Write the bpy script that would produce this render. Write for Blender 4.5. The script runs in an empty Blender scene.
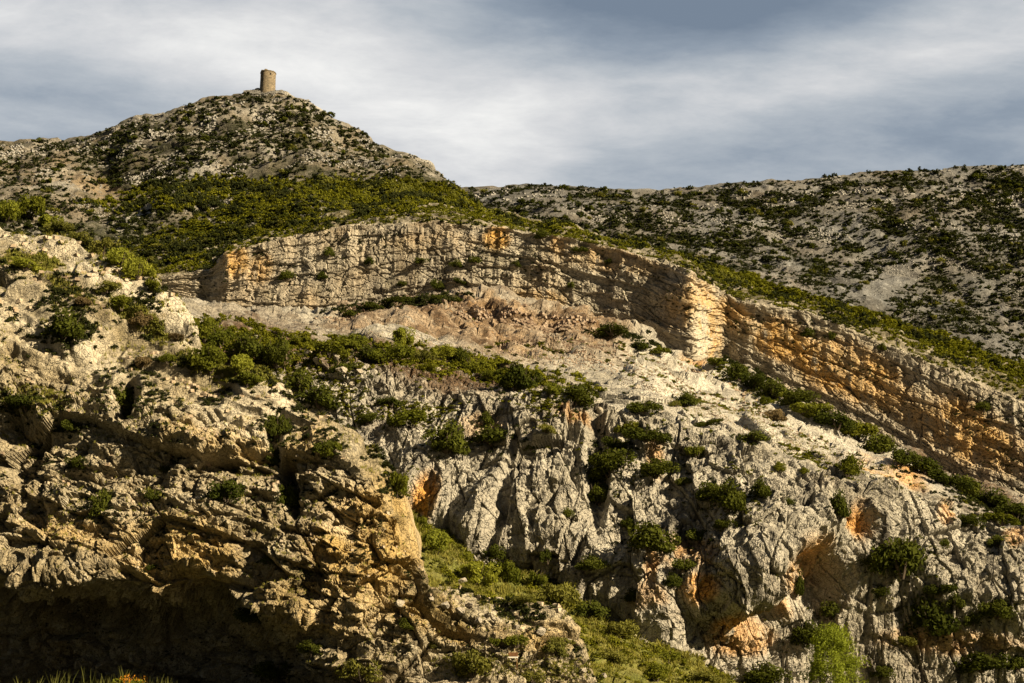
import bpy, math, random, time
import numpy as np
from concurrent.futures import ThreadPoolExecutor
from mathutils import Vector, Matrix, Quaternion
T0 = time.time()
R = math.radians
scene = bpy.context.scene
COL = scene.collection
rng = np.random.default_rng(7)
random.seed(7)
FPX = 1422.2; PITCH = R(14.0); CAMZ = 1.7
f32 = np.float32

def tag(o, label=None, cat=None, group=None, kind=None):
    if label: o['label'] = label
    if cat: o['category'] = cat
    if group: o['group'] = group
    if kind: o['kind'] = kind
    return o

# ------------------------------------------------------------------ camera
cam = bpy.data.cameras.new('camera'); camo = bpy.data.objects.new('camera', cam); COL.objects.link(camo)
cam.lens = 50; cam.sensor_width = 36; cam.clip_start = 0.5; cam.clip_end = 12000
camo.location = (0, 0, CAMZ); camo.rotation_euler = (math.pi/2 + PITCH, 0, 0)
scene.camera = camo

def w3(px, py, Y):
    """world point on the line of sight of (px,py) at forward distance Y"""
    px = np.asarray(px, float); py = np.asarray(py, float); Y = np.asarray(Y, float)
    x = (px-512)/FPX; s = (341.5-py)/FPX
    dy = math.cos(PITCH) - s*math.sin(PITCH); dz = math.sin(PITCH) + s*math.cos(PITCH)
    return np.stack([Y*x/dy, Y*np.ones_like(x), CAMZ + Y*dz/dy], -1)

def proj(P):
    P = np.asarray(P, float); x = P[..., 0]; y = P[..., 1]; z = P[..., 2]-CAMZ
    f = y*math.cos(PITCH)+z*math.sin(PITCH); u = -y*math.sin(PITCH)+z*math.cos(PITCH)
    return 512+FPX*x/f, 341.5-FPX*u/f, f

# ------------------------------------------------------------------ noise
def hsh(ix, iy, iz, seed):
    h = (ix.astype(np.uint32)*np.uint32(374761393) + iy.astype(np.uint32)*np.uint32(668265263)
         + iz.astype(np.uint32)*np.uint32(2147483647) + np.uint32((seed*1274126177) & 0xffffffff))
    h = (h ^ (h >> np.uint32(13)))*np.uint32(1274126177)
    h = (h ^ (h >> np.uint32(15)))*np.uint32(2246822519)
    return h ^ (h >> np.uint32(16))
GR = np.array([[1,1,0],[-1,1,0],[1,-1,0],[-1,-1,0],[1,0,1],[-1,0,1],[1,0,-1],[-1,0,-1],[0,1,1],[0,-1,1],[0,1,-1],[0,-1,-1],[1,1,0],[-1,1,0],[0,-1,1],[0,-1,-1]], f32)
def pn(P, seed=0):
    P = P.astype(f32); I = np.floor(P).astype(np.int32); F = P - I
    ix, iy, iz = I[:, 0], I[:, 1], I[:, 2]; fx, fy, fz = F[:, 0], F[:, 1], F[:, 2]
    u = fx*fx*fx*(fx*(fx*6-15)+10); v = fy*fy*fy*(fy*(fy*6-15)+10); w = fz*fz*fz*(fz*(fz*6-15)+10)
    def c(a, b, d):
        g = GR[hsh(ix+a, iy+b, iz+d, seed) & np.uint32(15)]
        return g[:, 0]*(fx-a)+g[:, 1]*(fy-b)+g[:, 2]*(fz-d)
    def l(a, b, t): return a+(b-a)*t
    return l(l(l(c(0,0,0), c(1,0,0), u), l(c(0,1,0), c(1,1,0), u), v), l(l(c(0,0,1), c(1,0,1), u), l(c(0,1,1), c(1,1,1), u), v), w)
def fbm(P, o=4, seed=0, gain=.5):
    s = 0; a = 1.
    for k in range(o):
        s = s + a*pn(P*(2.03**k) + 17.3*k, seed+k); a *= gain
    return s
def ridged(P, o=3, seed=0):
    s = 0; a = 1.
    for k in range(o):
        s = s + a*(1-2*np.abs(pn(P*(2.1**k)+9.1*k, seed+k))); a *= .5
    return s*.5
def cells(P, seed=0):
    """nearest cell: returns edge distance F2-F1, random per cell, random tilt inside the cell"""
    P = P.astype(f32); I = np.floor(P).astype(np.int32); n = len(P)
    F1 = np.full(n, 9., f32); F2 = np.full(n, 9., f32); rr = np.zeros(n, f32); tt = np.zeros(n, f32)
    k = np.uint32(1023); s = f32(1/1023.)
    for a in (-1, 0, 1):
        for b in (-1, 0, 1):
            for c in (-1, 0, 1):
                J = I + np.array([a, b, c], np.int32)
                h = hsh(J[:, 0], J[:, 1], J[:, 2], seed)
                dx = J[:, 0]+.1+.8*((h & k)*s)-P[:, 0]; dy = J[:, 1]+.1+.8*(((h >> np.uint32(10)) & k)*s)-P[:, 1]
                dz = J[:, 2]+.1+.8*(((h >> np.uint32(20)) & k)*s)-P[:, 2]
                d = dx*dx+dy*dy+dz*dz
                m = d < F1
                F2 = np.where(m, F1, np.minimum(F2, d)); F1 = np.where(m, d, F1)
                h2 = h*np.uint32(2654435761); h2 ^= h2 >> np.uint32(16)
                g1 = (h2 & k)*s*2-1; g2 = ((h2 >> np.uint32(10)) & k)*s*2-1; g3 = ((h2 >> np.uint32(20)) & k)*s*2-1
                rr = np.where(m, (h2 >> np.uint32(7) & k)*s*2-1, rr)
                tt = np.where(m, -(dx*g1+dy*g2+dz*g3), tt)
    return np.sqrt(F2)-np.sqrt(F1), rr.astype(f32), tt.astype(f32)
def sstep(a, b, x):
    t = np.clip((x-a)/(b-a), 0, 1); return t*t*(3-2*t)
def blocks(P, size, seed, amp, tilt, crack=0., cw=.08):
    e, r, t = cells(P/np.array(size, f32), seed)
    d = amp*r + tilt*t
    if crack: d = d - crack*(1-sstep(0, cw, e))
    return d
def frame(n):
    n = np.array(n, float); n /= np.linalg.norm(n)
    u = np.cross([0, 1, 0], n); u /= np.linalg.norm(u); v = np.cross(n, u)
    return np.stack([u, v, n], 1).astype(f32)
def pmap(fn, *arrs, chunk=60000):
    n = len(arrs[0]); ch = [tuple(a[i:i+chunk] for a in arrs) for i in range(0, n, chunk)]
    with ThreadPoolExecutor(4) as ex: rs = list(ex.map(lambda c: fn(*c), ch))
    return np.concatenate(rs)
def vwarp(P, s, a, seed):
    q = P/s
    return P + a*np.stack([fbm(q, 2, seed), fbm(q+31, 2, seed+5), fbm(q+57, 2, seed+9)], 1)

# ------------------------------------------------------------------ terrain sheets
def box(a, n, axis):
    if n < 2: return a
    k = n//2; pad = [(0, 0)]*a.ndim; pad[axis] = (k, k)
    b = np.pad(a, pad, mode='edge'); c = np.cumsum(b, axis)
    z = np.zeros_like(np.take(c, [0], axis)); c = np.concatenate([z, c], axis)
    m = 2*k+1
    return (np.take(c, range(m, c.shape[axis]), axis)-np.take(c, range(0, c.shape[axis]-m), axis))/m
def gi(px, kn):
    kn = np.array(kn, float); return np.interp(px, kn[:, 0], kn[:, 1])
class Layer: pass
def grid_mesh(name, V, nr, nc, mat, attr=None, smooth=False):
    me = bpy.data.meshes.new(name)
    me.vertices.add(nr*nc); me.vertices.foreach_set('co', V.reshape(-1).astype(f32))
    i = np.arange(nr*nc).reshape(nr, nc)
    q = np.stack([i[:-1, :-1], i[:-1, 1:], i[1:, 1:], i[1:, :-1]], -1).reshape(-1, 4)
    set_faces(me, q, smooth)
    if attr is not None:
        a = me.color_attributes.new('m', 'FLOAT_COLOR', 'POINT'); a.data.foreach_set('color', attr.reshape(-1).astype(f32))
    me.materials.append(mat)
    o = bpy.data.objects.new(name, me); COL.objects.link(o)
    return o
def set_faces(me, q, smooth=False):
    n, k = q.shape
    me.loops.add(n*k); me.loops.foreach_set('vertex_index', q.reshape(-1).astype(np.int32))
    me.polygons.add(n); me.polygons.foreach_set('loop_start', np.arange(0, n*k, k, dtype=np.int32))
    me.polygons.foreach_set('loop_total', np.full(n, k, np.int32))
    me.update(calc_edges=True)
    me.polygons.foreach_set('use_smooth', np.full(n, smooth, bool))
def sheet(name, px, rows, disp, maskf, mat, sv=9, sc=9, label='', vs=9, post=1, soft=None):
    """rows: (py array, Y array, n to next)"""
    L = Layer(); nc = len(px)
    seg = []; PX = []; vv = []
    W = []
    for py, Y, n in rows:
        W.append(w3(px, box(py, sc, 0), box(Y, sc*2+1, 0)))
    for k in range(len(rows)-1):
        n = rows[k][2]; t = np.linspace(0, 1, n, endpoint=(k == len(rows)-2))
        seg.append(W[k][None]*(1-t[:, None, None]) + W[k+1][None]*t[:, None, None]); vv.append(k+t)
    G = np.concatenate(seg, 0); v = np.concatenate(vv)
    G = box(G, sv, 0)
    nr = G.shape[0]
    du = np.gradient(G, axis=1); dv = np.gradient(G, axis=0)
    N = np.cross(du, dv); N /= np.linalg.norm(N, axis=2, keepdims=True)+1e-9
    N = box(box(N, vs, 0), vs, 1); N /= np.linalg.norm(N, axis=2, keepdims=True)+1e-9
    sx, sy, _ = proj(G)
    V = np.repeat(v[:, None], nc, 1)
    A = [x.reshape(-1) for x in (sx, sy, V)]
    P = G.reshape(-1, 3)
    d = pmap(lambda p, n, a, b, c: disp(p, n, a, b, c), P, N.reshape(-1, 3), *A)
    if soft is not None:
        k = soft(v)[:, None]; D2_ = d.reshape(nr, nc); d = (D2_*(1-k)+box(box(D2_, 5, 0), 5, 1)*k).reshape(-1)
    if post > 1: d = box(box(d.reshape(nr, nc), post, 0), post, 1).reshape(-1)
    P2 = P + (d if d.ndim == 2 else d[:, None]*N.reshape(-1, 3))
    L.P = P2; L.px, L.py, L.v = A
    L.px, L.py, L.dist = proj(P2)
    m = pmap(lambda p, n, a, b, c: maskf(p, n, a, b, c), P, N.reshape(-1, 3), *A)
    L.m = m
    Gd = P2.reshape(nr, nc, 3)
    n2 = np.cross(np.gradient(Gd, axis=1), np.gradient(Gd, axis=0)); n2 /= np.linalg.norm(n2, axis=2, keepdims=True)+1e-9
    L.N = n2.reshape(-1, 3); L.BN = N.reshape(-1, 3)
    sx2 = L.px.reshape(nr, nc); sy2 = L.py.reshape(nr, nc)
    L.area = np.abs(np.gradient(box(box(sx2, 9, 0), 9, 1), axis=1)*np.gradient(box(box(sy2, 9, 0), 9, 1), axis=0)).reshape(-1)
    L.o = grid_mesh(name, P2, nr, nc, mat, np.concatenate([m, np.ones((len(m), 1))], 1))
    tag(L.o, label, None, None, 'structure')
    print(name, nr, nc, nr*nc, round(time.time()-T0, 1))
    return L
def ell(px, py, bl):
    """soft elliptical patches (x, y, rx, ry, angle, strength)"""
    s = np.zeros(len(px))
    for (x, y, rx, ry, an, st) in bl:
        c, sn = math.cos(R(an)), math.sin(R(an))
        a = ((px-x)*c+(py-y)*sn)/rx; b = (-(px-x)*sn+(py-y)*c)/ry
        s = np.maximum(s, st*(1-sstep(.5, 1.25, np.sqrt(a*a+b*b))))
    return s

# ------------------------------------------------------------------ materials
def newmat(name):
    m = bpy.data.materials.new(name); m.use_nodes = True; nt = m.node_tree; nt.nodes.clear(); return m, nt
def nd(nt, t, **kw):
    n = nt.nodes.new(t)
    for k, v in kw.items():
        if k in n.inputs.keys() if isinstance(k, str) else False: n.inputs[k].default_value = v
        else: setattr(n, k, v)
    return n
def lk(nt, a, b): nt.links.new(a, b)
def mixc(nt, fac, a, b, blend='MIX'):
    n = nt.nodes.new('ShaderNodeMix'); n.data_type = 'RGBA'; n.blend_type = blend
    for s, v in ((n.inputs[0], fac), (n.inputs[6], a), (n.inputs[7], b)):
        if isinstance(v, bpy.types.NodeSocket): lk(nt, v, s)
        elif isinstance(v, (int, float)): s.default_value = v
        else: s.default_value = (*v, 1)
    return n.outputs[2]
def mth(nt, op, a, b=0., c=None, clamp=False):
    n = nt.nodes.new('ShaderNodeMath'); n.operation = op; n.use_clamp = clamp
    for s, v in zip(n.inputs, (a, b, c)):
        if v is None: continue
        if isinstance(v, bpy.types.NodeSocket): lk(nt, v, s)
        else: s.default_value = v
    return n.outputs[0]
def ramp(nt, v, lo, hi):
    n = nt.nodes.new('ShaderNodeMapRange'); n.interpolation_type = 'SMOOTHSTEP'; lk(nt, v, n.inputs[0])
    n.inputs[1].default_value = lo; n.inputs[2].default_value = hi; return n.outputs[0]
def tex(nt, vec, scale, detail=6, rough=.6, dist=0., stretch=None):
    if stretch:
        mp = nt.nodes.new('ShaderNodeMapping'); mp.inputs['Scale'].default_value = stretch; lk(nt, vec, mp.inputs[0]); vec = mp.outputs[0]
    n = nt.nodes.new('ShaderNodeTexNoise'); lk(nt, vec, n.inputs['Vector']); n.inputs['Scale'].default_value = scale
    n.inputs['Detail'].default_value = detail; n.inputs['Roughness'].default_value = rough; n.inputs['Distortion'].default_value = dist
    return n.outputs[0]
def rock_mat(name, c1, c2, pale, ochre, soil, sc=1., bump=.12, streak=.5, lichen=(.085, .078, .066), dirt=.5, crack=.55):
    """sc: features per metre; mask r = ochre stain, g = soil and low growth, b = paler tone and painted sun glow"""
    m, nt = newmat(name)
    tc = nt.nodes.new('ShaderNodeTexCoord'); v = tc.outputs['Object']
    at = nt.nodes.new('ShaderNodeVertexColor'); at.layer_name = 'm'
    sp = nt.nodes.new('ShaderNodeSeparateColor'); lk(nt, at.outputs[0], sp.inputs[0])
    n1 = tex(nt, v, .12*sc, 3, .65); n2 = tex(nt, v, .9*sc, 5, .7, .5); n3 = tex(nt, v, 4.5*sc, 3, .7)
    c = mixc(nt, ramp(nt, n1, .36, .62), c1, c2)
    c = mixc(nt, mth(nt, 'MULTIPLY', ramp(nt, n2, .5, .72), .75), c, pale)
    # weathering crust and vertical run-off stains
    st = tex(nt, v, .8*sc, 3, .65, .3, (1, 1, .13))
    c = mixc(nt, mth(nt, 'MULTIPLY', ramp(nt, st, .50, .66), streak), c, lichen)
    c = mixc(nt, mth(nt, 'MULTIPLY', ramp(nt, n3, .56, .70), dirt), c, lichen)
    oc = mth(nt, 'MULTIPLY', sp.outputs[0], ramp(nt, mth(nt, 'ADD', mth(nt, 'MULTIPLY', n2, .4), mth(nt, 'MULTIPLY', st, .6)), .34, .49))
    c = mixc(nt, oc, c, ochre)
    c = mixc(nt, mth(nt, 'MULTIPLY', sp.outputs[2], ramp(nt, n2, .3, .5)), c, pale)
    g = mth(nt, 'MULTIPLY', sp.outputs[1], ramp(nt, n2, .34, .5), clamp=True)
    sl = mixc(nt, ramp(nt, n3, .4, .62), soil, tuple(x*.5 for x in soil))
    c = mixc(nt, g, c, sl)
    f = tex(nt, v, 14*sc, 1, .6); c = mixc(nt, ramp(nt, f, .25, .75), mixc(nt, 1., c, (.72, .72, .72), 'MULTIPLY'), mixc(nt, 1., c, (1.18, 1.18, 1.18), 'MULTIPLY'))
    vo = nt.nodes.new('ShaderNodeTexVoronoi'); vo.feature = 'DISTANCE_TO_EDGE'; vo.inputs['Scale'].default_value = 1.7*sc
    mp = nt.nodes.new('ShaderNodeMix'); mp.data_type = 'VECTOR'; mp.inputs[0].default_value = .06
    nz = nt.nodes.new('ShaderNodeTexNoise'); nz.inputs['Scale'].default_value = 1.3*sc; lk(nt, v, nz.inputs['Vector'])
    va = nt.nodes.new('ShaderNodeVectorMath'); va.operation = 'MULTIPLY_ADD'; lk(nt, nz.outputs[1], va.inputs[0]); va.inputs[1].default_value = (1.7/sc,)*3; lk(nt, v, va.inputs[2])
    lk(nt, va.outputs[0], vo.inputs['Vector'])
    ck = mth(nt, 'MULTIPLY', mth(nt, 'SUBTRACT', 1., ramp(nt, vo.outputs[0], .005, .07)), ramp(nt, n1, .46, .62))
    c = mixc(nt, mth(nt, 'MULTIPLY', ck, crack), c, tuple(x*.45 for x in lichen))
    b = nt.nodes.new('ShaderNodeBump'); b.inputs['Distance'].default_value = bump; b.inputs['Strength'].default_value = 1.
    h = mth(nt, 'ADD', mth(nt, 'MULTIPLY', n2, 1.6), mth(nt, 'ADD', mth(nt, 'MULTIPLY', n3, 1.0), mth(nt, 'ADD', mth(nt, 'MULTIPLY', f, .35), mth(nt, 'MULTIPLY', ramp(nt, vo.outputs[0], 0., .06), .7))))
    lk(nt, h, b.inputs['Height'])
    bs = nt.nodes.new('ShaderNodeBsdfPrincipled'); lk(nt, c, bs.inputs['Base Color']); bs.inputs['Roughness'].default_value = .92
    bs.inputs['Specular IOR Level'].default_value = .15; lk(nt, b.outputs[0], bs.inputs['Normal'])
    ou = nt.nodes.new('ShaderNodeOutputMaterial'); lk(nt, bs.outputs[0], ou.inputs[0])
    return m
def leaf_mat(name, dark, light, trans=.3, rnd=.5):
    m, nt = newmat(name)
    at = nt.nodes.new('ShaderNodeVertexColor'); at.layer_name = 'm'
    sp = nt.nodes.new('ShaderNodeSeparateColor'); lk(nt, at.outputs[0], sp.inputs[0])
    oi = nt.nodes.new('ShaderNodeObjectInfo')
    t = mth(nt, 'ADD', mth(nt, 'MULTIPLY', sp.outputs[0], 1-rnd), mth(nt, 'MULTIPLY', oi.outputs['Random'], rnd), clamp=True)
    c = mixc(nt, t, dark, light)
    d = nt.nodes.new('ShaderNodeBsdfDiffuse'); tr = nt.nodes.new('ShaderNodeBsdfTranslucent'); mx = nt.nodes.new('ShaderNodeMixShader')
    lk(nt, c, d.inputs[0]); lk(nt, mixc(nt, 1., c, (1.3, 1.25, .5), 'MULTIPLY'), tr.inputs[0])
    mx.inputs[0].default_value = trans; lk(nt, d.outputs[0], mx.inputs[1]); lk(nt, tr.outputs[0], mx.inputs[2])
    ou = nt.nodes.new('ShaderNodeOutputMaterial'); lk(nt, mx.outputs[0], ou.inputs[0]); return m
def plain_mat(name, c, c2=None, scale=6., rough=.85, bump=.02):
    m, nt = newmat(name); tc = nt.nodes.new('ShaderNodeTexCoord')
    n = tex(nt, tc.outputs['Object'], scale, 5, .65)
    col = mixc(nt, ramp(nt, n, .35, .65), c, c2 or tuple(x*.6 for x in c))
    bs = nt.nodes.new('ShaderNodeBsdfPrincipled'); lk(nt, col, bs.inputs['Base Color']); bs.inputs['Roughness'].default_value = rough
    bs.inputs['Specular IOR Level'].default_value = .2
    b = nt.nodes.new('ShaderNodeBump'); b.inputs['Distance'].default_value = bump; lk(nt, n, b.inputs['Height']); lk(nt, b.outputs[0], bs.inputs['Normal'])
    ou = nt.nodes.new('ShaderNodeOutputMaterial'); lk(nt, bs.outputs[0], ou.inputs[0]); return m

OCH = (.58, .29, .06)
M_crag = rock_mat('crag_limestone', (.26, .215, .135), (.35, .305, .215), (.50, .455, .36), (.43, .30, .11), (.10, .085, .035), 1., .18, .5, (.07, .058, .04), .55)
M_cliff = rock_mat('cliff_limestone', (.27, .25, .205), (.33, .31, .265), (.48, .455, .395), OCH, (.14, .092, .055), .6, .26, .8, (.085, .078, .068), .5)
M_wall = rock_mat('bedded_limestone', (.31, .275, .215), (.35, .32, .265), (.45, .415, .34), (.54, .33, .10), (.12, .105, .055), .35, .3, .6, (.12, .105, .085), .4)
M_hill = rock_mat('hill_limestone_cloud_shade', (.165, .158, .140), (.125, .115, .092), (.34, .33, .305), (.20, .155, .10), (.038, .040, .018), .22, .4, .2, (.10, .092, .075), .3)  # stone colours darkened to stand in for cloud shadow on the tower hill
M_far = rock_mat('far_hill_limestone_cloud_shade', (.116, .118, .118), (.085, .083, .078), (.23, .232, .232), (.15, .125, .095), (.032, .035, .022), .2, .4, .2, (.10, .095, .085), .3)  # darker greys paint cloud shadow into the far hillside's stone
M_grass_ground = rock_mat('grassy_soil', (.19, .17, .05), (.15, .16, .035), (.25, .22, .09), OCH, (.13, .14, .03), 1.2, .08, .1, (.06, .055, .03), .4)
M_ground = rock_mat('valley_soil', (.10, .09, .045), (.07, .08, .03), (.14, .12, .07), OCH, (.06, .06, .03), .8, .05, .0, (.05, .045, .03), .4)

# ------------------------------------------------------------------ world and sun
SUN = Vector((.77, -.45, .46)).normalized()
sel = math.asin(SUN.z); saz = math.atan2(SUN.x, SUN.y)
w = bpy.data.worlds.new('World'); scene.world = w; w.use_nodes = True; nt = w.node_tree; nt.nodes.clear()
sk = nt.nodes.new('ShaderNodeTexSky'); sk.sky_type = 'NISHITA'; sk.sun_disc = False; sk.sun_elevation = sel; sk.sun_rotation = saz
bg1 = nt.nodes.new('ShaderNodeBackground'); lk(nt, sk.outputs[0], bg1.inputs[0]); bg1.inputs[1].default_value = .05
tc = nt.nodes.new('ShaderNodeTexCoord'); D = tc.outputs['Generated']
sx = nt.nodes.new('ShaderNodeSeparateXYZ'); lk(nt, D, sx.inputs[0])
zz = mth(nt, 'ADD', mth(nt, 'MAXIMUM', sx.outputs[2], 0.), .16)
cb = nt.nodes.new('ShaderNodeCombineXYZ'); lk(nt, mth(nt, 'DIVIDE', sx.outputs[0], zz), cb.inputs[0]); lk(nt, mth(nt, 'DIVIDE', sx.outputs[1], zz), cb.inputs[1])
rot = nt.nodes.new('ShaderNodeMapping'); rot.inputs['Rotation'].default_value = (0, 0, R(-28)); rot.inputs['Scale'].default_value = (.75, 1.35, 1); lk(nt, cb.outputs[0], rot.inputs[0])
na = tex(nt, rot.outputs[0], 1.1, 8, .56, .5); nb = tex(nt, rot.outputs[0], 2.6, 9, .6, .35)
def skyblob(px, py, rx, ry, an):
    """a soft bank of cloud round one bearing; rx, ry are its angular half sizes in degrees"""
    p = w3(px, py, 1.)-np.array([0, 0, CAMZ]); p = Vector(p).normalized()
    u = p.cross(Vector((0, 0, 1))).normalized(); v2 = u.cross(p)
    c, s = math.cos(R(an)), math.sin(R(an)); a = (u*c+v2*s)/math.sin(R(rx)); b = (-u*s+v2*c)/math.sin(R(ry))
    r = []
    for q in (a, b):
        d = nt.nodes.new('ShaderNodeVectorMath'); d.operation = 'DOT_PRODUCT'; lk(nt, D, d.inputs[0]); d.inputs[1].default_value = q
        e = mth(nt, 'SUBTRACT', d.outputs['Value'], q.dot(p)); r.append(mth(nt, 'MULTIPLY', e, e))
    f = nt.nodes.new('ShaderNodeVectorMath'); f.operation = 'DOT_PRODUCT'; lk(nt, D, f.inputs[0]); f.inputs[1].default_value = p
    g = mth(nt, 'EXPONENT', mth(nt, 'MULTIPLY', mth(nt, 'ADD', r[0], r[1]), -1.))
    return mth(nt, 'MULTIPLY', g, mth(nt, 'GREATER_THAN', f.outputs['Value'], 0.))
acc = mth(nt, 'ADD', mth(nt, 'MULTIPLY', mth(nt, 'SUBTRACT', na, .5), 1.5), mth(nt, 'MULTIPLY', mth(nt, 'SUBTRACT', nb, .5), .95))
nc_ = tex(nt, rot.outputs[0], 8.5, 7, .68, .25); acc = mth(nt, 'ADD', acc, mth(nt, 'MULTIPLY', mth(nt, 'SUBTRACT', nc_, .5), .42)); acc = mth(nt, 'ADD', acc, .40)
for (px, py, rx, ry, an, st) in [(480, 130, 6.5, 4., 0, .40), (330, 50, 9, 2.6, 6, .20), (60, 20, 9, 3, 0, .50), (980, 30, 7, 2.0, 12, .34), (780, 75, 9, 1.3, 14, .14), (900, 120, 11, 2.6, 4, -.12),(1000, 90, 6, 1.2, 8, -.06),
                                 (70, 92, 6, 1.5, 0, -.30), (620, 12, 9, 2.2, 6, -.42), (800, 10, 5, 1.3, 8, -.10), (860, 125, 9, 2.2, 0, -.10), (650, 160, 4, 2, 0, -.12), (250, 100, 5, 2, 0, .05), (0, 132, 5, 1, 0, .2)]:
    acc = mth(nt, 'ADD', acc, mth(nt, 'MULTIPLY', skyblob(px, py, rx, ry, an), st))
acc = mth(nt, 'MAXIMUM', mth(nt, 'MINIMUM', acc, 1.), 0.)
cr = nt.nodes.new('ShaderNodeValToRGB'); lk(nt, acc, cr.inputs[0]); el = cr.color_ramp.elements
el[0].position = 0; el[0].color = (.085, .108, .14, 1); el[1].position = 1; el[1].color = (.44, .435, .42, 1)
for p, c in ((.25, (.132, .156, .186, 1)), (.5, (.215, .232, .25, 1)), (.75, (.32, .322, .325, 1))):
    e = el.new(p); e.color = c
back = ramp(nt, sx.outputs[1], -.4, .55)   # unseen sky away from the hills, dimmed to weaken the fill light
bg2 = nt.nodes.new('ShaderNodeBackground'); lk(nt, cr.outputs[0], bg2.inputs[0]); lk(nt, mth(nt, 'MULTIPLY_ADD', back, .83, .075), bg2.inputs[1])
mx = nt.nodes.new('ShaderNodeMixShader'); mx.inputs[0].default_value = .93
lk(nt, bg1.outputs[0], mx.inputs[1]); lk(nt, bg2.outputs[0], mx.inputs[2])
ow = nt.nodes.new('ShaderNodeOutputWorld'); lk(nt, mx.outputs[0], ow.inputs[0])
sl = bpy.data.lights.new('sun', 'SUN'); sl.energy = 5.0; sl.angle = R(.5); sl.color = (1., .81, .52)
so = bpy.data.objects.new('sun', sl); COL.objects.link(so); so.rotation_euler = SUN.to_track_quat('Z', 'Y').to_euler()
vs_ = scene.view_settings; vs_.view_transform = 'Standard'; vs_.look = 'None'; vs_.exposure = 1.3; vs_.gamma = 1
scene.cycles.max_bounces = 4; scene.cycles.diffuse_bounces = 2; scene.cycles.use_denoising = True

# ------------------------------------------------------------------ the sheets of terrain
def cols(*segs):
    a = []
    for x0, x1, st in segs: a.append(np.arange(x0, x1, st))
    a.append([segs[-1][1]]); return np.concatenate(a).astype(float)

# far hillside on the right
px = cols((250, 430, 6), (430, 1040, 1.5), (1040, 1700, 10))
a2 = gi(px, [(250,190),(380,187),(440,187),(500,186),(540,184),(610,189),(680,187),(760,181),(830,173),(900,166),(960,162),(1024,162),(1200,172),(1700,230)])
o = np.ones_like(px)
def dA(P, N, sx, sy, v):
    w_ = vwarp(P, 60., 18., 3)
    k = np.array([1.1, .25, .35])
    d = 9*fbm((w_@frame((.5, .5, .7)))/np.array([95, 260, 95]), 4, 11) + 4*ridged(w_/np.array([55, 90, 60]), 4, 21)
    d = d*(1-.75*sstep(1.5, 2., v))
    d = d + blocks(w_, (14, 14, 6), 31, 1.0, 1.2) + blocks(P, (5, 5, 2.5), 32, .45, .5) + .5*fbm(P/2.5, 2, 40)
    return d*sstep(0, .25, v)
def mA(P, N, sx, sy, v):
    n = fbm(P/50, 4, 51); g = np.clip(.22+1.1*fbm(P/22, 3, 52)+.6*fbm(P/90, 3, 56), 0, .85)*(1-ell(sx, sy, [(885,285,45,16,-40,1.),(850,268,30,12,-30,.7)]))
    b = np.clip(.15+.9*fbm(P/30, 3, 53), 0, 1); o_ = np.clip(.4+n, 0, 1)
    return np.stack([o_*.6, g, b*.8], 1)
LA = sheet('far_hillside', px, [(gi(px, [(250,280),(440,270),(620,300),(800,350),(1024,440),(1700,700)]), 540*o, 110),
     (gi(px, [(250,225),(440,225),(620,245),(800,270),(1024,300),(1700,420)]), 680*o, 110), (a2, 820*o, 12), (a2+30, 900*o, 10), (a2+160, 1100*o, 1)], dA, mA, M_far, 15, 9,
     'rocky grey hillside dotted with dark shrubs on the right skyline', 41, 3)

# hill with the tower
px = cols((-420, -20, 6), (-20, 600, 1.3), (600, 700, 5))
b3 = gi(px, [(-420,190),(-200,150),(0,141),(60,136),(100,128),(118,118),(135,112),(170,106),(215,94),(240,89),(266,87),(290,92),(308,98),(330,110),(370,136),(410,156),(430,171),(438,181),(446,196),(470,222),(520,245),(600,270),(700,320)])
o = np.ones_like(px)
def dB(P, N, sx, sy, v):
    w_ = vwarp(P, 50., 12., 5)
    fade = sstep(0, .6, v)*(1-.6*sstep(2.6, 3., v))
    d = (8*fbm(w_/85, 4, 61)+4*ridged(w_/np.array([50, 80, 45]), 4, 71))*fade
    led = ell(sx, sy, [(190,212,75,9,-18,1.),(150,228,35,8,-25,.8),(420,160,28,12,35,1.),(190,150,50,10,0,.5)])
    d = d + blocks(w_, (16, 14, 5), 81, .9, 1.0)*(1+led) + blocks(P, (5, 5, 2.), 82, .55, .5)*(1+.8*led) + .5*fbm(P/2.5, 2, 40)+2.*led
    return d
def mB(P, N, sx, sy, v):
    led = ell(sx, sy, [(190,212,75,8,-18,1.),(150,228,35,7,-25,1.),(200,172,30,9,-15,.5),(290,92,40,7,8,.8),(420,160,28,10,35,.8),(340,130,60,10,40,.4)])
    sc = ell(sx, sy, [(95,195,42,14,15,1.),(65,170,22,22,40,.7),(215,160,20,12,30,.6),(20,180,50,30,0,.5),(360,150,50,12,35,.4)])
    g = np.clip(.30+1.2*fbm(P/18, 3, 52)+.5*fbm(P/70, 3, 56)+.5*ell(sx, sy, [(330,205,220,32,4,1.),(170,245,100,25,-10,1.),(150,170,60,40,0,.7)]), 0, .9)*(1-sc)*(1-led)
    b = np.clip(.1+.8*fbm(P/24, 3, 53)+led, 0, 1)
    return np.stack([np.clip(.5*sc+.4*fbm(P/40, 3, 54)+.3, 0, 1), g, b], 1)
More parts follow.
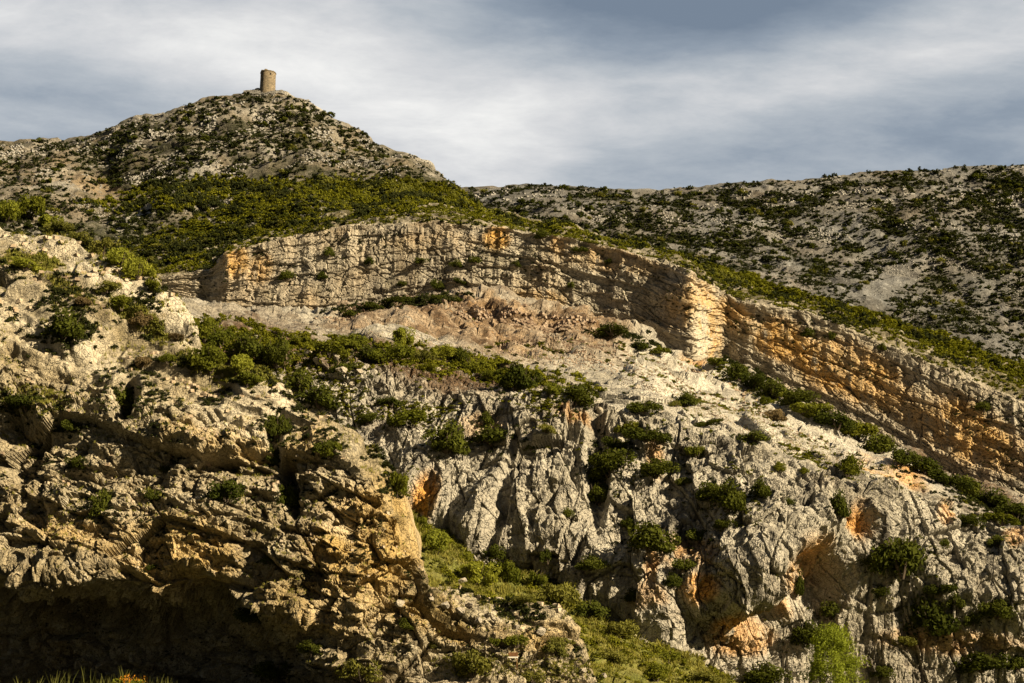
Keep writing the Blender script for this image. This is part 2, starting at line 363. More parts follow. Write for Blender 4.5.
LB = sheet('tower_hill', px, [(gi(px, [(-420,360),(700,360)]), 500*o, 60), (gi(px, [(-420,280),(0,250),(150,262),(300,228),(440,212),(470,240),(520,260),(600,290),(700,340)]), 520*o, 60),
     (gi(px, [(-420,230),(0,190),(60,192),(100,198),(200,190),(300,180),(400,184),(436,198),(446,206),(470,230),(520,250),(600,275),(700,330)]), gi(px, [(-420,610),(60,600),(110,605),(180,580),(300,575),(440,580),(700,580)]), 120),
     (b3, gi(px, [(-420,700),(60,690),(180,672),(266,665),(440,655),(700,650)]), 14), (b3+45, 760*o, 10), (b3+230, 900*o, 1)], dB, mB, M_hill, 13, 5,
     'stony limestone hill with scattered scrub rising to the round tower', 41, 3)

# bedded cliff band with scrub on its back
px = cols((60, 150, 4), (150, 1040, .95), (1040, 1500, 8))
o = np.ones_like(px)
d5 = gi(px, [(60,292),(150,302),(220,317),(300,319),(345,318),(400,315),(440,306),(475,304),(520,310),(560,318),(600,330),(640,342),(690,368),(730,370),(800,412),(860,440),(912,466),(970,494),(1024,516),(1500,760)])
c1 = gi(px, [(60,290),(160,292),(220,315),(280,316),(345,314),(463,301),(554,314),(592,325),(640,337),(661,351),(694,363),(722,357),(755,373),(817,404),(866,429),(912,454),(970,483),(1024,504),(1500,740)])
cY = gi(px, [(60,446),(160,441),(215,438),(225,432),(300,429),(400,427),(500,421),(600,415),(660,407),(688,398),(695,399),(708,422),(724,429),(745,424),(800,420),(900,411),(1024,398),(1500,350)])
c3 = gi(px, [(60,285),(165,277),(213,270),(226,256),(250,247),(300,236),(345,226),(430,223),(500,229),(560,238),(620,250),(673,265),(694,277),(739,301),(763,306),(800,312),(850,330),(907,355),(960,376),(1024,402),(1500,610)])
c4 = gi(px, [(60,270),(160,262),(220,250),(300,222),(370,210),(440,207),(500,212),(560,226),(620,240),(700,262),(784,290),(850,306),(907,326),(969,347),(1024,365),(1500,540)])
def dC(P, N, sx, sy, v):
    wall = sstep(.6, .95, v)*(1-sstep(2.9, 3.15, v))
    # bedding follows the cliff band: coordinates along the wall, out of it, and up through the beds
    hv = (np.clip(v, 0, 3)-1)/2*30
    x = P[:, 0]*1.0
    q = np.stack([x + 1.5*fbm(P/9, 3, 91), P[:, 1]*.3, hv + .9*fbm(P/14, 3, 92)], 1).astype(f32)
    bed = cells(np.stack([q[:, 0]/55, q[:, 1]*0, q[:, 2]/3.6], 1), 93)
    d = wall*(.6*bed[1]
        + blocks(q, (10, 9, 5.), 94, .55, .4, .7, .035) + blocks(q, (4.2, 3.4, 2.6), 95, .28, .2, .4, .06) + blocks(q, (1.7, 1.5, 1.4), 96, .16, .14)
        + 1.3*fbm(P/np.array([26, 26, 60]), 3, 97) + 1.2*ridged(P/np.array([7, 7, 60]), 4, 98))
    fl = 1-wall
    d = d + fl*(2.2*fbm(P/20, 4, 99)+blocks(P, (5, 5, 3), 100, .6, .6)+.5*fbm(P/3, 2, 101))*sstep(.5, 1, v+.5)
    return d
def mC(P, N, sx, sy, v):
    och = ell(sx, sy, [(497,240,15,14,0,1.),(560,245,10,12,0,.45),(238,262,14,18,0,.9),(258,268,20,16,0,.4),(705,322,16,42,-10,.95),(735,318,30,16,30,.7),(780,340,30,24,20,.9),(850,372,80,30,25,.8),(960,430,80,32,28,.65),(610,262,60,14,8,.35),(540,300,40,10,5,.3),(440,245,60,12,0,.2),(690,300,20,30,20,.5)])
    top = sstep(2.95, 3.15, v)
    g = top*np.clip(.75+.8*fbm(P/12, 3, 103), 0, 1) + (1-top)*np.clip(.9*fbm(P/6, 3, 104)-.15, 0, .6)
    return np.stack([np.clip(och+.25*fbm(P/20, 3, 105), 0, 1)*(1-top), g, np.clip(.15+.6*fbm(P/14, 3, 106)+ell(sx, sy, [(700,335,12,30,-8,.9)]), 0, 1)], 1)  # pale ellipse paints the sun glow on the cliff's notched corner
LC = sheet('upper_cliff', px, [(d5+26, cY-2, 20), (c1, cY, 60), ((c1+c3)/2, cY+1, 60), (c3, cY+2.2, 60), (c4, gi(px, [(60,480),(440,500),(620,480),(784,470),(1024,450),(1500,400)]), 16),
     (c4+22, cY+120, 8), (c4+190, cY+170, 1)], dC, mC, M_wall, 3, 5, 'long banded limestone cliff below the green scrub, orange stained in places', 31)

# front cliff, quarry mound and ramp
px = cols((60, 150, 4), (150, 1040, .95), (1040, 1400, 7))
o = np.ones_like(px)
D0 = gi(px, [(60,470),(380,495),(430,525),(500,566),(600,620),(700,672),(760,704),(1400,720)])
Y0 = gi(px, [(60,172),(400,158.5),(600,148.5),(670,145),(705,149),(760,149),(860,152),(1024,152),(1400,165)])
D2 = gi(px, [(60,430),(400,450),(480,505),(560,530),(640,580),(700,596),(740,588),(775,560),(800,545),(830,520),(870,505),(905,560),(950,590),(1024,600),(1400,610)])
Y2 = gi(px, [(60,174),(400,161),(600,150),(700,145),(760,143.5),(800,145),(835,150),(870,152),(900,155),(950,152),(1024,151),(1400,163)])
D3 = gi(px, [(60,330),(190,345),(250,352),(300,362),(350,362),(400,378),(500,398),(560,402),(600,410),(650,422),(700,432),(750,452),(800,474),(840,488),(880,492),(930,505),(960,525),(1024,535),(1400,600)])
Y3 = gi(px, [(60,182),(400,168),(600,160),(700,156),(750,153.5),(840,154),(870,156),(930,158),(1024,158),(1400,172)])
D4 = gi(px, [(60,306),(190,318),(250,331),(330,344),(400,334),(440,347),(480,364),(560,382),(600,392),(650,394),(700,412),(760,434),(830,464),(900,482),(950,502),(1024,522),(1400,592)])
Y4 = gi(px, [(60,200),(400,192),(600,182),(750,172),(900,168),(1024,172),(1400,190)])
D4b = gi(px, [(60,302),(190,315),(250,326),(330,334),(380,334),(440,338),(480,346),(560,352),(600,358),(650,366),(700,392),(760,410),(830,444),(900,468),(950,494),(1024,518),(1400,600)])
d5f = gi(px, [(60,292),(150,302),(220,317),(300,319),(345,318),(400,315),(440,306),(475,304),(520,310),(560,318),(600,330),(640,342),(690,368),(730,370),(800,412),(860,440),(912,466),(970,494),(1024,516),(1400,640)])
FD = frame((.35, -.35, .85))
def dD(P, N, sx, sy, v):
    cl = 1-sstep(3.9, 4.35, v); mound = sstep(5., 5.6, v)
    w_ = vwarp(P, 9., .5, 111)
    pil = 1.5*fbm(w_/np.array([13, 13, 34]), 4, 112) + 1.4*ridged(w_/np.array([6, 6, 34]), 4, 113)
    d = cl*(pil + blocks(w_, (6.5, 6.5, 14), 114, .95, .8, .5, .025)+blocks(w_, (2.8, 2.8, 6.5), 115, .42, .5, .3, .04)+blocks(w_, (1.2, 1.2, 2.2), 116, .2, .24, .12, .07)+blocks(P, (.5, .5, .7), 157, .07, .09)+.12*fbm(P/.7, 2, 128))
    d = d - cl*3.2*ell(sx, sy, [(812,580,26,36,10,1.),(760,618,30,16,-15,.8),(862,520,14,26,0,.35),(430,505,12,22,0,.15),(598,470,12,60,0,.7),(508,500,8,60,10,.4)])
    q = w_@FD
    r = (1-cl)*(1-mound)*(1.2*fbm(w_/12, 4, 117)+blocks(q, (7, 7, 2.8), 118, .6, .7, .15, .05)+blocks(q, (3, 4, 1.6), 119, .36, .5)+.35*ridged(P/3., 3, 160))
    s2 = (q[:, 2]/2.3+.5*fbm(P/11, 3, 163)) % 1.; r = r + sstep(4.4, 5., v)*.9*(sstep(0, .22, s2)-s2)
    rub = mound*(1.9*ridged(P/np.array([8, 12, 7]), 4, 161)*ell(sx, sy, [(470,330,140,36,8,1.),(590,345,60,30,15,1.)])+blocks(q, (8, 9, 3.), 162, 1., .8)+3.0*fbm(P/25, 4, 121)+2.2*ridged(P/np.array([9, 14, 12]), 3, 122)+blocks(q, (8, 9, 3.4), 123, .5, .6)+blocks(P, (3., 5, 2.5), 124, .3, .4)+1.3*ridged(P/4.5, 3, 159)*ell(sx, sy, [(470,330,130,34,8,1.),(590,345,60,30,15,1.)]))
    return d + r + rub
def mD(P, N, sx, sy, v):
    och = ell(sx, sy, [(430,505,14,26,10,.95),(745,612,34,13,-18,1.),(700,590,22,10,-10,.8),(812,570,24,34,20,1.),(790,590,16,30,0,.8),(860,520,12,20,0,.8),(942,518,10,14,0,.8),(885,477,42,6,22,1.),(650,600,20,12,0,.6),
         (740,640,40,18,0,.6),(655,460,10,20,0,.5),(480,430,30,14,0,.35),(655,575,8,26,0,.6),(690,560,30,20,0,.35),(575,420,20,10,0,.35),(700,368,24,10,20,.7),(1015,470,14,8,30,.5),(950,640,80,16,0,.35),(1010,545,12,10,0,.6)])
    mound = sstep(5., 5.5, v)
    red = mound*ell(sx, sy, [(470,335,110,34,8,.9),(580,345,60,24,15,.8),(380,330,60,14,0,.7)])
    pale = ell(sx, sy, [(690,395,90,26,22,1.),(770,430,80,18,28,1.),(640,370,40,20,20,.9),(850,465,60,12,25,.8),(715,380,20,14,0,1.)])
    g = ell(sx, sy, [(250,350,120,26,8,1.),(430,368,130,18,10,1.),(840,425,130,9,27,.9),(960,492,90,10,28,.9)])
    g = np.clip(g+np.clip(.8*fbm(P/7, 3, 126)-.2, 0, .6), 0, 1)*(1-.7*pale)
    och = np.clip(och+red*.3*(1+fbm(P/12, 2, 129)), 0, 1)
    return np.stack([och, np.clip(g+red*(.8+.9*fbm(P/6, 3, 130)), 0, 1), np.clip((pale*(.75+.7*fbm(P/7, 3, 128))+.15+.5*fbm(P/9, 3, 127))*(1-.8*red), 0, 1)], 1)
LD = sheet('front_cliff', px, [(D0+30, Y0-1, 14), (D0, Y0+1.5, 40), ((D0*.55+D2*.45), Y0+np.where(px < 690, .8, 2.5), 40), (D2, Y2, 130), (D3, Y3, 80), (D4, Y4, 100), (D4b, gi(px, [(60,300),(400,300),(600,300),(700,290),(900,270),(1400,260)]), 80),
     (d5f, gi(px, [(60,345),(300,350),(475,342),(600,350),(690,365),(800,365),(1024,355),(1400,330)]), 16), (d5f+4, 445*o, 1)], dD, mD, M_cliff, 5, 7,
     'grey fluted limestone cliff with ochre hollows and a pale ramp above', 31, 1, lambda v: .8*sstep(4.5, 5., v)*(1-.7*sstep(5.0, 5.5, v)))

# grassy gully
px = cols((300, 380, 4), (380, 780, 1.6), (780, 1150, 6))
o = np.ones_like(px)
F1_ = gi(px, [(300,455),(340,470),(380,484),(430,514),(500,556),(600,610),(700,662),(760,694),(1150,706)])
FY = gi(px, [(300,170),(400,163),(600,153),(700,149),(760,148),(1150,152)])
def dF(P, N, sx, sy, v): return .9*fbm(P/9, 4, 131)+.18*fbm(P/1.5, 3, 132)+blocks(P, (3.5, 3.5, 1.6), 133, .25, .3)
def mF(P, N, sx, sy, v): return np.stack([0*sx, np.clip(.5+fbm(P/6, 3, 134), 0, 1), np.clip(.8*fbm(P/5, 3, 135), 0, 1)], 1)
LF = sheet('grass_slope', px, [(726*o, 96*o, 60), ((F1_+726)/2, 124*o, 90), (F1_, FY, 8), (F1_+3, FY+16, 1)], dF, mF, M_grass_ground, 9, 9, 'yellow green grassy gully between the near crag and the cliff')

# near crag
px = cols((-260, -12, 5), (-12, 625, .9), (625, 680, 3))
o = np.ones_like(px)
cr_ = gi(px, [(-260,150),(-100,190),(0,222),(48,232),(85,246),(117,261),(157,290),(180,308),(196,326),(203,346),(212,362),(222,374),(263,379),(293,399),(322,416),(340,428),(378,451),(390,471),(402,498),(413,526),(421,562),(430,586),(446,592),(494,608),(556,618),(580,642),(596,685),(620,712),(680,730)])
cY6 = gi(px, [(-260,140),(0,122),(100,117),(200,111.5),(220,109),(300,106),(400,104),(500,101),(600,100),(680,104)])
def mxr(py, eps): return np.maximum(py, cr_+eps)
r5 = mxr(gi(px, [(-260,300),(0,335),(100,372),(200,408),(300,440),(350,455),(400,520),(680,740)]), 16)
def yy(a): return gi(px, a)
lip = gi(px, [(-260,548),(0,566),(40,584),(90,576),(150,598),(200,588),(250,604),(300,606),(345,640),(460,640)])
rows = [(np.maximum(718*o, cr_+60), yy([(-260,124),(0,104),(150,100),(350,94),(450,94),(600,97),(680,99)]), 14),
        (mxr(698*o, 50), yy([(-260,134),(0,114),(200,108),(300,102),(360,96),(450,95),(600,97.5),(680,100)]), 50),
        (mxr(lip+34, 40), yy([(-260,134),(0,113),(200,107),(300,101),(360,97),(450,96.5),(600,98),(680,101)]), 30),
        (mxr(lip, 30), yy([(-260,118),(0,101),(150,98.5),(250,98),(360,97),(450,97.5),(600,98.5),(680,102)]), 120),
        (mxr(440*o, 22), yy([(-260,122),(0,104.5),(200,101.5),(300,99.8),(360,98.5),(450,99),(600,99),(680,102.5)]), 60),
        (r5, yy([(-260,126),(0,107.5),(200,104),(300,102),(400,100.5),(500,99.5),(600,99.5),(680,103)]), 120),
        (cr_, cY6, 14), (cr_+50, cY6+14, 10), (cr_+190, cY6+30, 1)]
FE = frame((.27, -.12, .95))
def dE(P, N, sx, sy, v):
    w_ = vwarp(P, 7., .5, 141); q = w_@FE
    q2 = vwarp(P, 2.5, .14, 149)@FE
    up = sstep(4.6, 5.4, v)
    A = 1.5*fbm(w_/12, 4, 142)*(1-.4*up)
    tail = 1-.3*sstep(430, 500, sx)
    d = A*tail + tail*(1-.2*up)*(blocks(q, (10, 8, 4.2), 143, .9, .6, .35, .035) + blocks(q2, (3.8, 3.4, 1.7), 144, .45, .42, .25, .06) + (1-.75*up)*blocks(q2, (1.4, 1.3, .65), 145, .22, .24, .12, .08)) + (1-.8*up)*(blocks(P, (1.9, 1.9, 1.5), 156, .28, .38)*tail + blocks(P, (.45, .45, .35), 158, .08, .10)) + .09*fbm(P/.5, 2, 146)
    s = (q[:, 2]/2.4+.3*fbm(q/8, 2, 155)) % 1.
    d = d + .42*tail*(sstep(0, .25, s)-s) * (1-.3*up)
    d = d - 2.5*ell(sx, sy, [(15,440,26,40,0,.9),(125,395,12,26,10,.8),(282,470,9,50,-12,.9),(75,480,20,12,0,.5),(150,600,120,30,0,.8),(240,455,50,8,-8,.4)])
    return d
def mE(P, N, sx, sy, v):
    och = ell(sx, sy, [(370,540,60,70,30,.85),(330,600,70,40,0,.6),(180,560,60,50,0,.7),(430,620,60,20,20,.6),(240,440,80,20,0,.5),(100,540,90,20,10,.5),(300,440,30,20,0,.4),(530,640,50,15,0,.6)])
    g = np.clip(1.1*fbm(P/5, 3, 151)-.15, 0, .8)
    g = np.maximum(g, ell(sx, sy, [(50,225,40,10,25,1.),(120,262,50,10,32,1.),(145,330,60,18,35,.8),(80,300,60,16,30,.5),(230,368,50,14,12,.9),(35,262,30,10,10,.7),(480,650,60,20,0,.2),(550,660,60,30,0,.2)])*np.clip(.75+fbm(P/2.5, 2, 153), 0, 1))
    b = np.clip(ell(sx, sy, [(60,250,110,30,30,1.),(150,290,80,30,35,1.),(60,330,80,30,25,.7),(230,420,70,16,12,.6),(260,400,60,20,25,.6),(310,510,60,12,30,.4),(20,320,60,30,20,.4),(500,625,60,10,10,.5)])+.5*fbm(P/6, 3, 152), 0, 1)
    return np.stack([och, g, b], 1)
LE = sheet('near_crag', px, rows, dE, mE, M_crag, 3, 3, 'warm broken limestone crag in shade at its foot, left foreground', 31, 1, lambda v: sstep(4.4, 5.1, v))

# valley floor
n = 280; gx = np.sinh(np.linspace(-4.6, 4.6, n))*60; gy = np.sinh(np.linspace(-4.6, 4.6, n))*60
GX, GY = np.meshgrid(gx, gy); GP = np.stack([GX, GY, 0*GX], -1).reshape(-1, 3)
def bank(x, y): return 2.2*np.exp(-((y-101)/6.)**2)*sstep(5, 22, -x)
GP[:, 2] = bank(GP[:, 0], GP[:, 1])+.15*fbm(GP/9, 3, 161)*np.exp(-(GP[:, 0]**2+GP[:, 1]**2)/4e4)-.1
g = grid_mesh('ground', GP, n, n, M_ground, np.tile([0, .5, 0, 1.], (n*n, 1))); tag(g, 'dark weedy valley floor at the foot of the crag', None, None, 'structure')

# ------------------------------------------------------------------ vegetation meshes
def quads_mesh(name, V, Q, m, mat, smooth=False):
    me = bpy.data.meshes.new(name); me.vertices.add(len(V)); me.vertices.foreach_set('co', V.reshape(-1).astype(f32)); set_faces(me, Q, smooth)
    if m is not None:
        a = me.color_attributes.new('m', 'FLOAT_COLOR', 'POINT'); a.data.foreach_set('color', np.stack([m, m, m, np.ones_like(m)], 1).reshape(-1).astype(f32))
    me.materials.append(mat); return me
def leaves(n, size, seed, lobes=9, h=1.5, up=0., flat=1.):
    """leaf quads through a clump of lobes; unit half width, origin at the foot"""
    r = np.random.default_rng(seed)
    th = r.uniform(0, 2*math.pi, lobes); rad = r.uniform(.05, .85, lobes); lr = r.uniform(.16, .44, lobes)
    c = np.stack([rad*np.cos(th), rad*np.sin(th), h*(.14+.66*r.random(lobes)*(1-.6*rad))], 1)
    k = r.integers(0, lobes, n); d = r.normal(size=(n, 3)); d /= np.linalg.norm(d, axis=1, keepdims=True)
    rr = lr[k]*(.35+.8*r.random(n)**.6)
    p = c[k]+d*rr[:, None]*np.array([1, 1, .85]); p[:, 2] = np.abs(p[:, 2]-.02)
    nrm = d*.8+r.normal(size=(n, 3))*.55; nrm[:, 2] += up; nrm /= np.linalg.norm(nrm, axis=1, keepdims=True)
    t = np.cross(nrm, r.normal(size=(n, 3))); t /= np.linalg.norm(t, axis=1, keepdims=True); b = np.cross(nrm, t)
    s = size*r.uniform(.6, 1.35, n)[:, None]
    V = np.stack([p-t*s, p-b*s*.55, p+t*s, p+b*s*.55], 1).reshape(-1, 3)
    mm = np.clip(.35+.25*(r.random(lobes)[k]-.5)*2+.35*(r.random(n)-.3), 0, 1)
    return V, np.arange(4*n).reshape(-1, 4), np.repeat(mm, 4)
def twigs(seed, n=7, h=1.1, r0=.04):
    r = np.random.default_rng(seed); V = []; Q = []
    for i in range(n):
        a = r.uniform(0, 6.28); l = r.uniform(.3, .6); p0 = np.array([.04*math.cos(a), .04*math.sin(a), -.12]); p1 = np.array([l*math.cos(a), l*math.sin(a), h*r.uniform(.6, 1)]); pm = (p0+p1)/2+np.array([0, 0, -.08])
        for A, B, ra, rb in ((p0, pm, r0, r0*.7), (pm, p1, r0*.7, r0*.25)):
            ax = B-A; ax /= np.linalg.norm(ax); u = np.cross(ax, [.3, .9, .2]); u /= np.linalg.norm(u); v2 = np.cross(ax, u); b = len(V)
            for P_, rr in ((A, ra), (B, rb)):
                for k in range(4):
                    V.append(P_+rr*(u*math.cos(k*1.5708)+v2*math.sin(k*1.5708)))
            for k in range(4): Q.append([b+k, b+(k+1) % 4, b+4+(k+1) % 4, b+4+k])
    return np.array(V), np.array(Q)
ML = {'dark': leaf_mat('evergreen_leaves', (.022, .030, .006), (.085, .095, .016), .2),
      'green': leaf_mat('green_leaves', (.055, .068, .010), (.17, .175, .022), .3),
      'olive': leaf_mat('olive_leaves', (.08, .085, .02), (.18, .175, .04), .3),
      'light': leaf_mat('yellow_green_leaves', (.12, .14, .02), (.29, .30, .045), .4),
      'dry': leaf_mat('dry_twiggy_leaves', (.07, .05, .025), (.16, .12, .06), .2)}
M_bark = plain_mat('shrub_bark', (.09, .07, .05))
NEAR = {}
for i, k in enumerate(ML):
    NEAR[k] = []
    for j in range(3):
        V, Q, mm = leaves(2600, .075, 100+10*i+j, lobes=(17, 14, 21)[j], h=1.35)
        NEAR[k].append((quads_mesh('foliage', V, Q, mm, ML[k]), quads_mesh('stem', *twigs(50+i*3+j), None, M_bark)))
MIDM = {k: [quads_mesh('shrub', *leaves(420, .15, 300+10*i+j, lobes=8, h=1.3), ML[k]) for j in range(4)] for i, k in enumerate(ML)}
print('veg meshes', round(time.time()-T0, 1))

bpy.context.view_layer.update()
LAYERS = {'A': LA, 'B': LB, 'C': LC, 'D': LD, 'F': LF, 'E': LE}
def cast(px, py):
    d = Vector(w3(px, py, 1.))-Vector((0, 0, CAMZ)); d.normalize(); o_ = Vector((0, 0, CAMZ)); best = None
    for k, L in LAYERS.items():
        hit, loc, nor, _ = L.o.ray_cast(o_, d)
        if hit and (best is None or loc.length < best[0].length): best = (loc.copy(), nor.copy(), k)
    return best

ADJ = {'dark': 'dark green', 'green': 'green', 'olive': 'olive green', 'light': 'yellow green', 'dry': 'brownish dry'}
ORD = ['first','second','third','fourth','fifth','sixth','seventh','eighth','ninth','tenth','eleventh','twelfth','thirteenth','fourteenth','fifteenth','sixteenth','seventeenth','eighteenth','nineteenth','twentieth']
KN = {'dark': 'evergreen_shrub', 'green': 'leafy_shrub', 'olive': 'olive_shrub', 'light': 'broom_shrub', 'dry': 'dry_shrub'}
def put(o, parent=None):
    COL.objects.link(o)
    if parent: o.parent = parent
    return o
def place_shrub(px, py, wd, hd, kind, label, group):
    h = cast(px, py+hd*.45) or cast(px, py)
    if h is None or h[0].y > 1200: return
    loc, nor, lay = h
    r = wd/2*(loc.y/FPX)*1.03; hh = hd/1.25*(loc.y/FPX)*.98
    e = bpy.data.objects.new(KN[kind], None); put(e); e.empty_display_size = .3
    off = max(0., -nor.y)*.35*r
    e.location = (loc.x, loc.y-off, loc.z-.06*hh); e.rotation_euler = (random.uniform(-.2, .2), random.uniform(-.25, .25), random.choice((0, 3.14))+random.uniform(-.6, .6)); e.scale = (r*random.uniform(.95, 1.2), r*random.uniform(.65, .9), hh*random.uniform(.85, 1.05))
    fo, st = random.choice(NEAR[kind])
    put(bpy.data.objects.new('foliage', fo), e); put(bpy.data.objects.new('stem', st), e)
    tag(e, label, 'shrub', group)
HAND = {
 'on the skyline of the near crag': [(8,208,34,30,'light'),(32,205,38,30,'green'),(48,218,26,22,'light'),(62,226,30,18,'olive'),(82,237,28,20,'olive'),(104,244,32,24,'olive'),(122,252,34,28,'light'),(138,264,32,30,'light'),(153,283,18,16,'green')],
 'on the upper ledges of the near crag': [(66,321,44,38,'dark'),(27,262,32,16,'light'),(123,301,36,20,'green'),(108,286,24,14,'olive'),(143,318,24,16,'dry'),(82,300,22,12,'dry'),(176,336,18,10,'dry'),(168,357,18,13,'green'),(143,361,20,14,'dry')],
 'on the right shoulder of the near crag': [(212,357,44,30,'green'),(238,362,32,28,'light'),(248,376,26,20,'green'),(198,358,24,16,'dark'),(329,446,24,24,'green'),(278,419,22,34,'dark'),(398,479,22,32,'green')],
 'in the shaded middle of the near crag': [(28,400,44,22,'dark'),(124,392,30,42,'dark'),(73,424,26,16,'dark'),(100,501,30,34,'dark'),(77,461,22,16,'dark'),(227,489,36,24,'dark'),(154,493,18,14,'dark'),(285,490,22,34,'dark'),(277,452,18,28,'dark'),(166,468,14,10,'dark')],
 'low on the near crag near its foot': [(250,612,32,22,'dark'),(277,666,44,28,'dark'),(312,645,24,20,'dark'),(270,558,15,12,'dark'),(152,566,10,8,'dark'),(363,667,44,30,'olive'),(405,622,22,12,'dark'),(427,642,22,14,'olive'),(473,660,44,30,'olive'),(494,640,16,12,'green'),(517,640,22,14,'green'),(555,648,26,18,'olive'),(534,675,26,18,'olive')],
 'in the grassy gully': [(436,540,36,28,'light'),(421,520,20,20,'green'),(465,555,16,14,'green'),(475,568,42,30,'light'),(505,566,44,34,'green'),(496,552,26,18,'dark'),(536,575,26,26,'green'),(560,590,46,36,'olive'),(590,608,32,22,'dark'),(621,628,40,22,'olive'),(667,656,28,14,'green'),(656,672,34,18,'green'),(610,655,30,14,'olive'),(560,640,26,12,'olive'),(520,600,26,12,'olive'),(700,676,34,14,'olive')],
 'in the scrub topping the front cliff, left half': [(205,328,32,26,'green'),(222,334,34,26,'green'),(250,345,40,28,'dark'),(276,350,36,30,'dark'),(300,338,28,18,'green'),(303,380,34,22,'dark'),(320,396,44,24,'dark'),(330,348,34,18,'green'),(356,342,38,20,'green'),(345,366,32,18,'dark'),(368,354,32,18,'dark')],
 'in the scrub topping the front cliff, right half': [(402,334,24,24,'light'),(394,352,42,22,'green'),(420,354,30,18,'olive'),(444,350,32,22,'green'),(459,354,26,18,'dark'),(474,363,34,22,'green'),(516,376,44,30,'dark'),(554,388,22,16,'green'),(574,392,46,28,'dark'),(430,366,26,14,'green'),(490,374,24,14,'green')],
 'on the blocky left of the front cliff': [(329,444,26,18,'dark'),(368,416,26,16,'dark'),(410,417,42,22,'green'),(448,437,44,30,'dark'),(444,444,24,16,'dark'),(493,434,52,24,'dark'),(486,418,18,14,'dark'),(531,443,18,14,'dark'),(546,428,20,10,'olive'),(392,400,24,14,'dark')],
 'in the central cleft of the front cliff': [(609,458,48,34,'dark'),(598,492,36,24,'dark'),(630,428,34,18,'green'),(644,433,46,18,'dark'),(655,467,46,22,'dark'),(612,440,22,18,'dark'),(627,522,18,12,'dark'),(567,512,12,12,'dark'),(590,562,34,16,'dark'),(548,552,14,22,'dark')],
 'on the grey face right of the cleft': [(648,535,52,32,'dark'),(683,480,16,10,'dark'),(634,593,24,16,'dark'),(671,578,20,18,'dark'),(683,562,24,16,'dark'),(698,532,26,20,'dark'),(709,489,32,22,'dark'),(728,494,36,30,'dark'),(724,521,24,16,'dark'),(761,487,26,20,'dark'),(788,501,14,10,'dark')],
 'on the pale ramp above the front cliff': [(643,404,30,18,'dark'),(686,398,26,16,'dark'),(676,403,16,8,'olive'),(707,422,26,9,'dark'),(697,451,22,16,'green'),(755,436,32,12,'dark'),(776,413,28,18,'dry'),(778,466,16,12,'green'),(803,470,12,8,'green'),(714,360,22,12,'green'),(763,400,14,10,'green'),(792,397,24,16,'green'),(801,407,30,14,'light'),(846,464,24,24,'green'),(660,350,20,10,'green'),(611,330,42,12,'dark'),(640,345,26,10,'dark')],
 'around the ochre hollow of the front cliff': [(838,503,22,28,'dark'),(796,580,15,30,'dark'),(830,607,26,22,'dark'),(805,632,38,26,'dark'),(871,560,20,10,'dark'),(900,549,58,52,'dark'),(879,590,22,16,'dark'),(763,673,50,26,'dark')],
 'on the broken rock at the right end': [(945,541,14,12,'dark'),(966,518,32,16,'dark'),(999,518,36,16,'green'),(997,539,20,16,'dark'),(933,615,50,44,'dark'),(939,586,28,18,'dark'),(956,601,24,16,'dark'),(995,607,36,22,'dark'),(972,617,22,16,'dark'),(979,661,52,20,'dark'),(1016,659,26,22,'dark'),(905,640,22,14,'olive'),(880,670,24,16,'dark')],
 'along the foot of the right hand cliff': [(738,370,33,21,'dark'),(756,378,36,21,'dark'),(775,388,39,21,'dark'),(795,396,36,18,'dark'),(815,408,39,20,'green'),(836,419,42,21,'dark'),(858,430,39,21,'green'),(880,442,44,24,'dark'),(902,454,39,21,'dark'),(924,464,44,21,'dark'),(946,476,42,21,'dark'),(968,486,44,24,'dark'),(992,498,44,21,'dark'),(1014,508,39,21,'dark')],
 'on ledges of the long banded cliff': [(286,274,16,12,'dark'),(330,250,13,13,'dark'),(370,259,12,12,'dark'),(322,274,12,12,'dark'),(402,282,11,9,'dark'),(436,282,14,15,'dark'),(457,263,14,9,'dark'),(476,259,16,9,'dark'),(459,281,18,7,'dark'),(421,261,16,7,'dark'),(516,263,11,8,'dark'),(541,234,15,10,'dark'),(571,284,9,9,'dark'),(579,248,15,9,'dark'),(609,261,9,7,'dark'),(807,331,17,12,'dark'),(833,334,13,12,'dark'),(882,346,9,9,'dark'),(983,405,15,13,'dark')],
 'on scree at the foot of the banded cliff': [(372,305,26,9,'dark'),(392,301,26,10,'dark'),(412,299,24,10,'dark'),(436,298,22,9,'dark'),(456,299,18,8,'dark'),(350,313,20,8,'dark')],
}
cnt = 0
for zone, lst in HAND.items():
    lst = sorted(lst)
    for i, (x, y, wd, hd, k) in enumerate(lst):
        size = 'tiny' if wd < 16 else 'small' if wd < 25 else 'broad' if wd < 40 else 'big'
        place_shrub(x, y, wd, hd, k, f"{size} {ADJ[k]} shrub, {ORD[i]} from left {zone.replace(', ', ' ')}", 'shrubs ' + zone.replace(',', ''))
        cnt += 1
print('hand shrubs', cnt, round(time.time()-T0, 1))

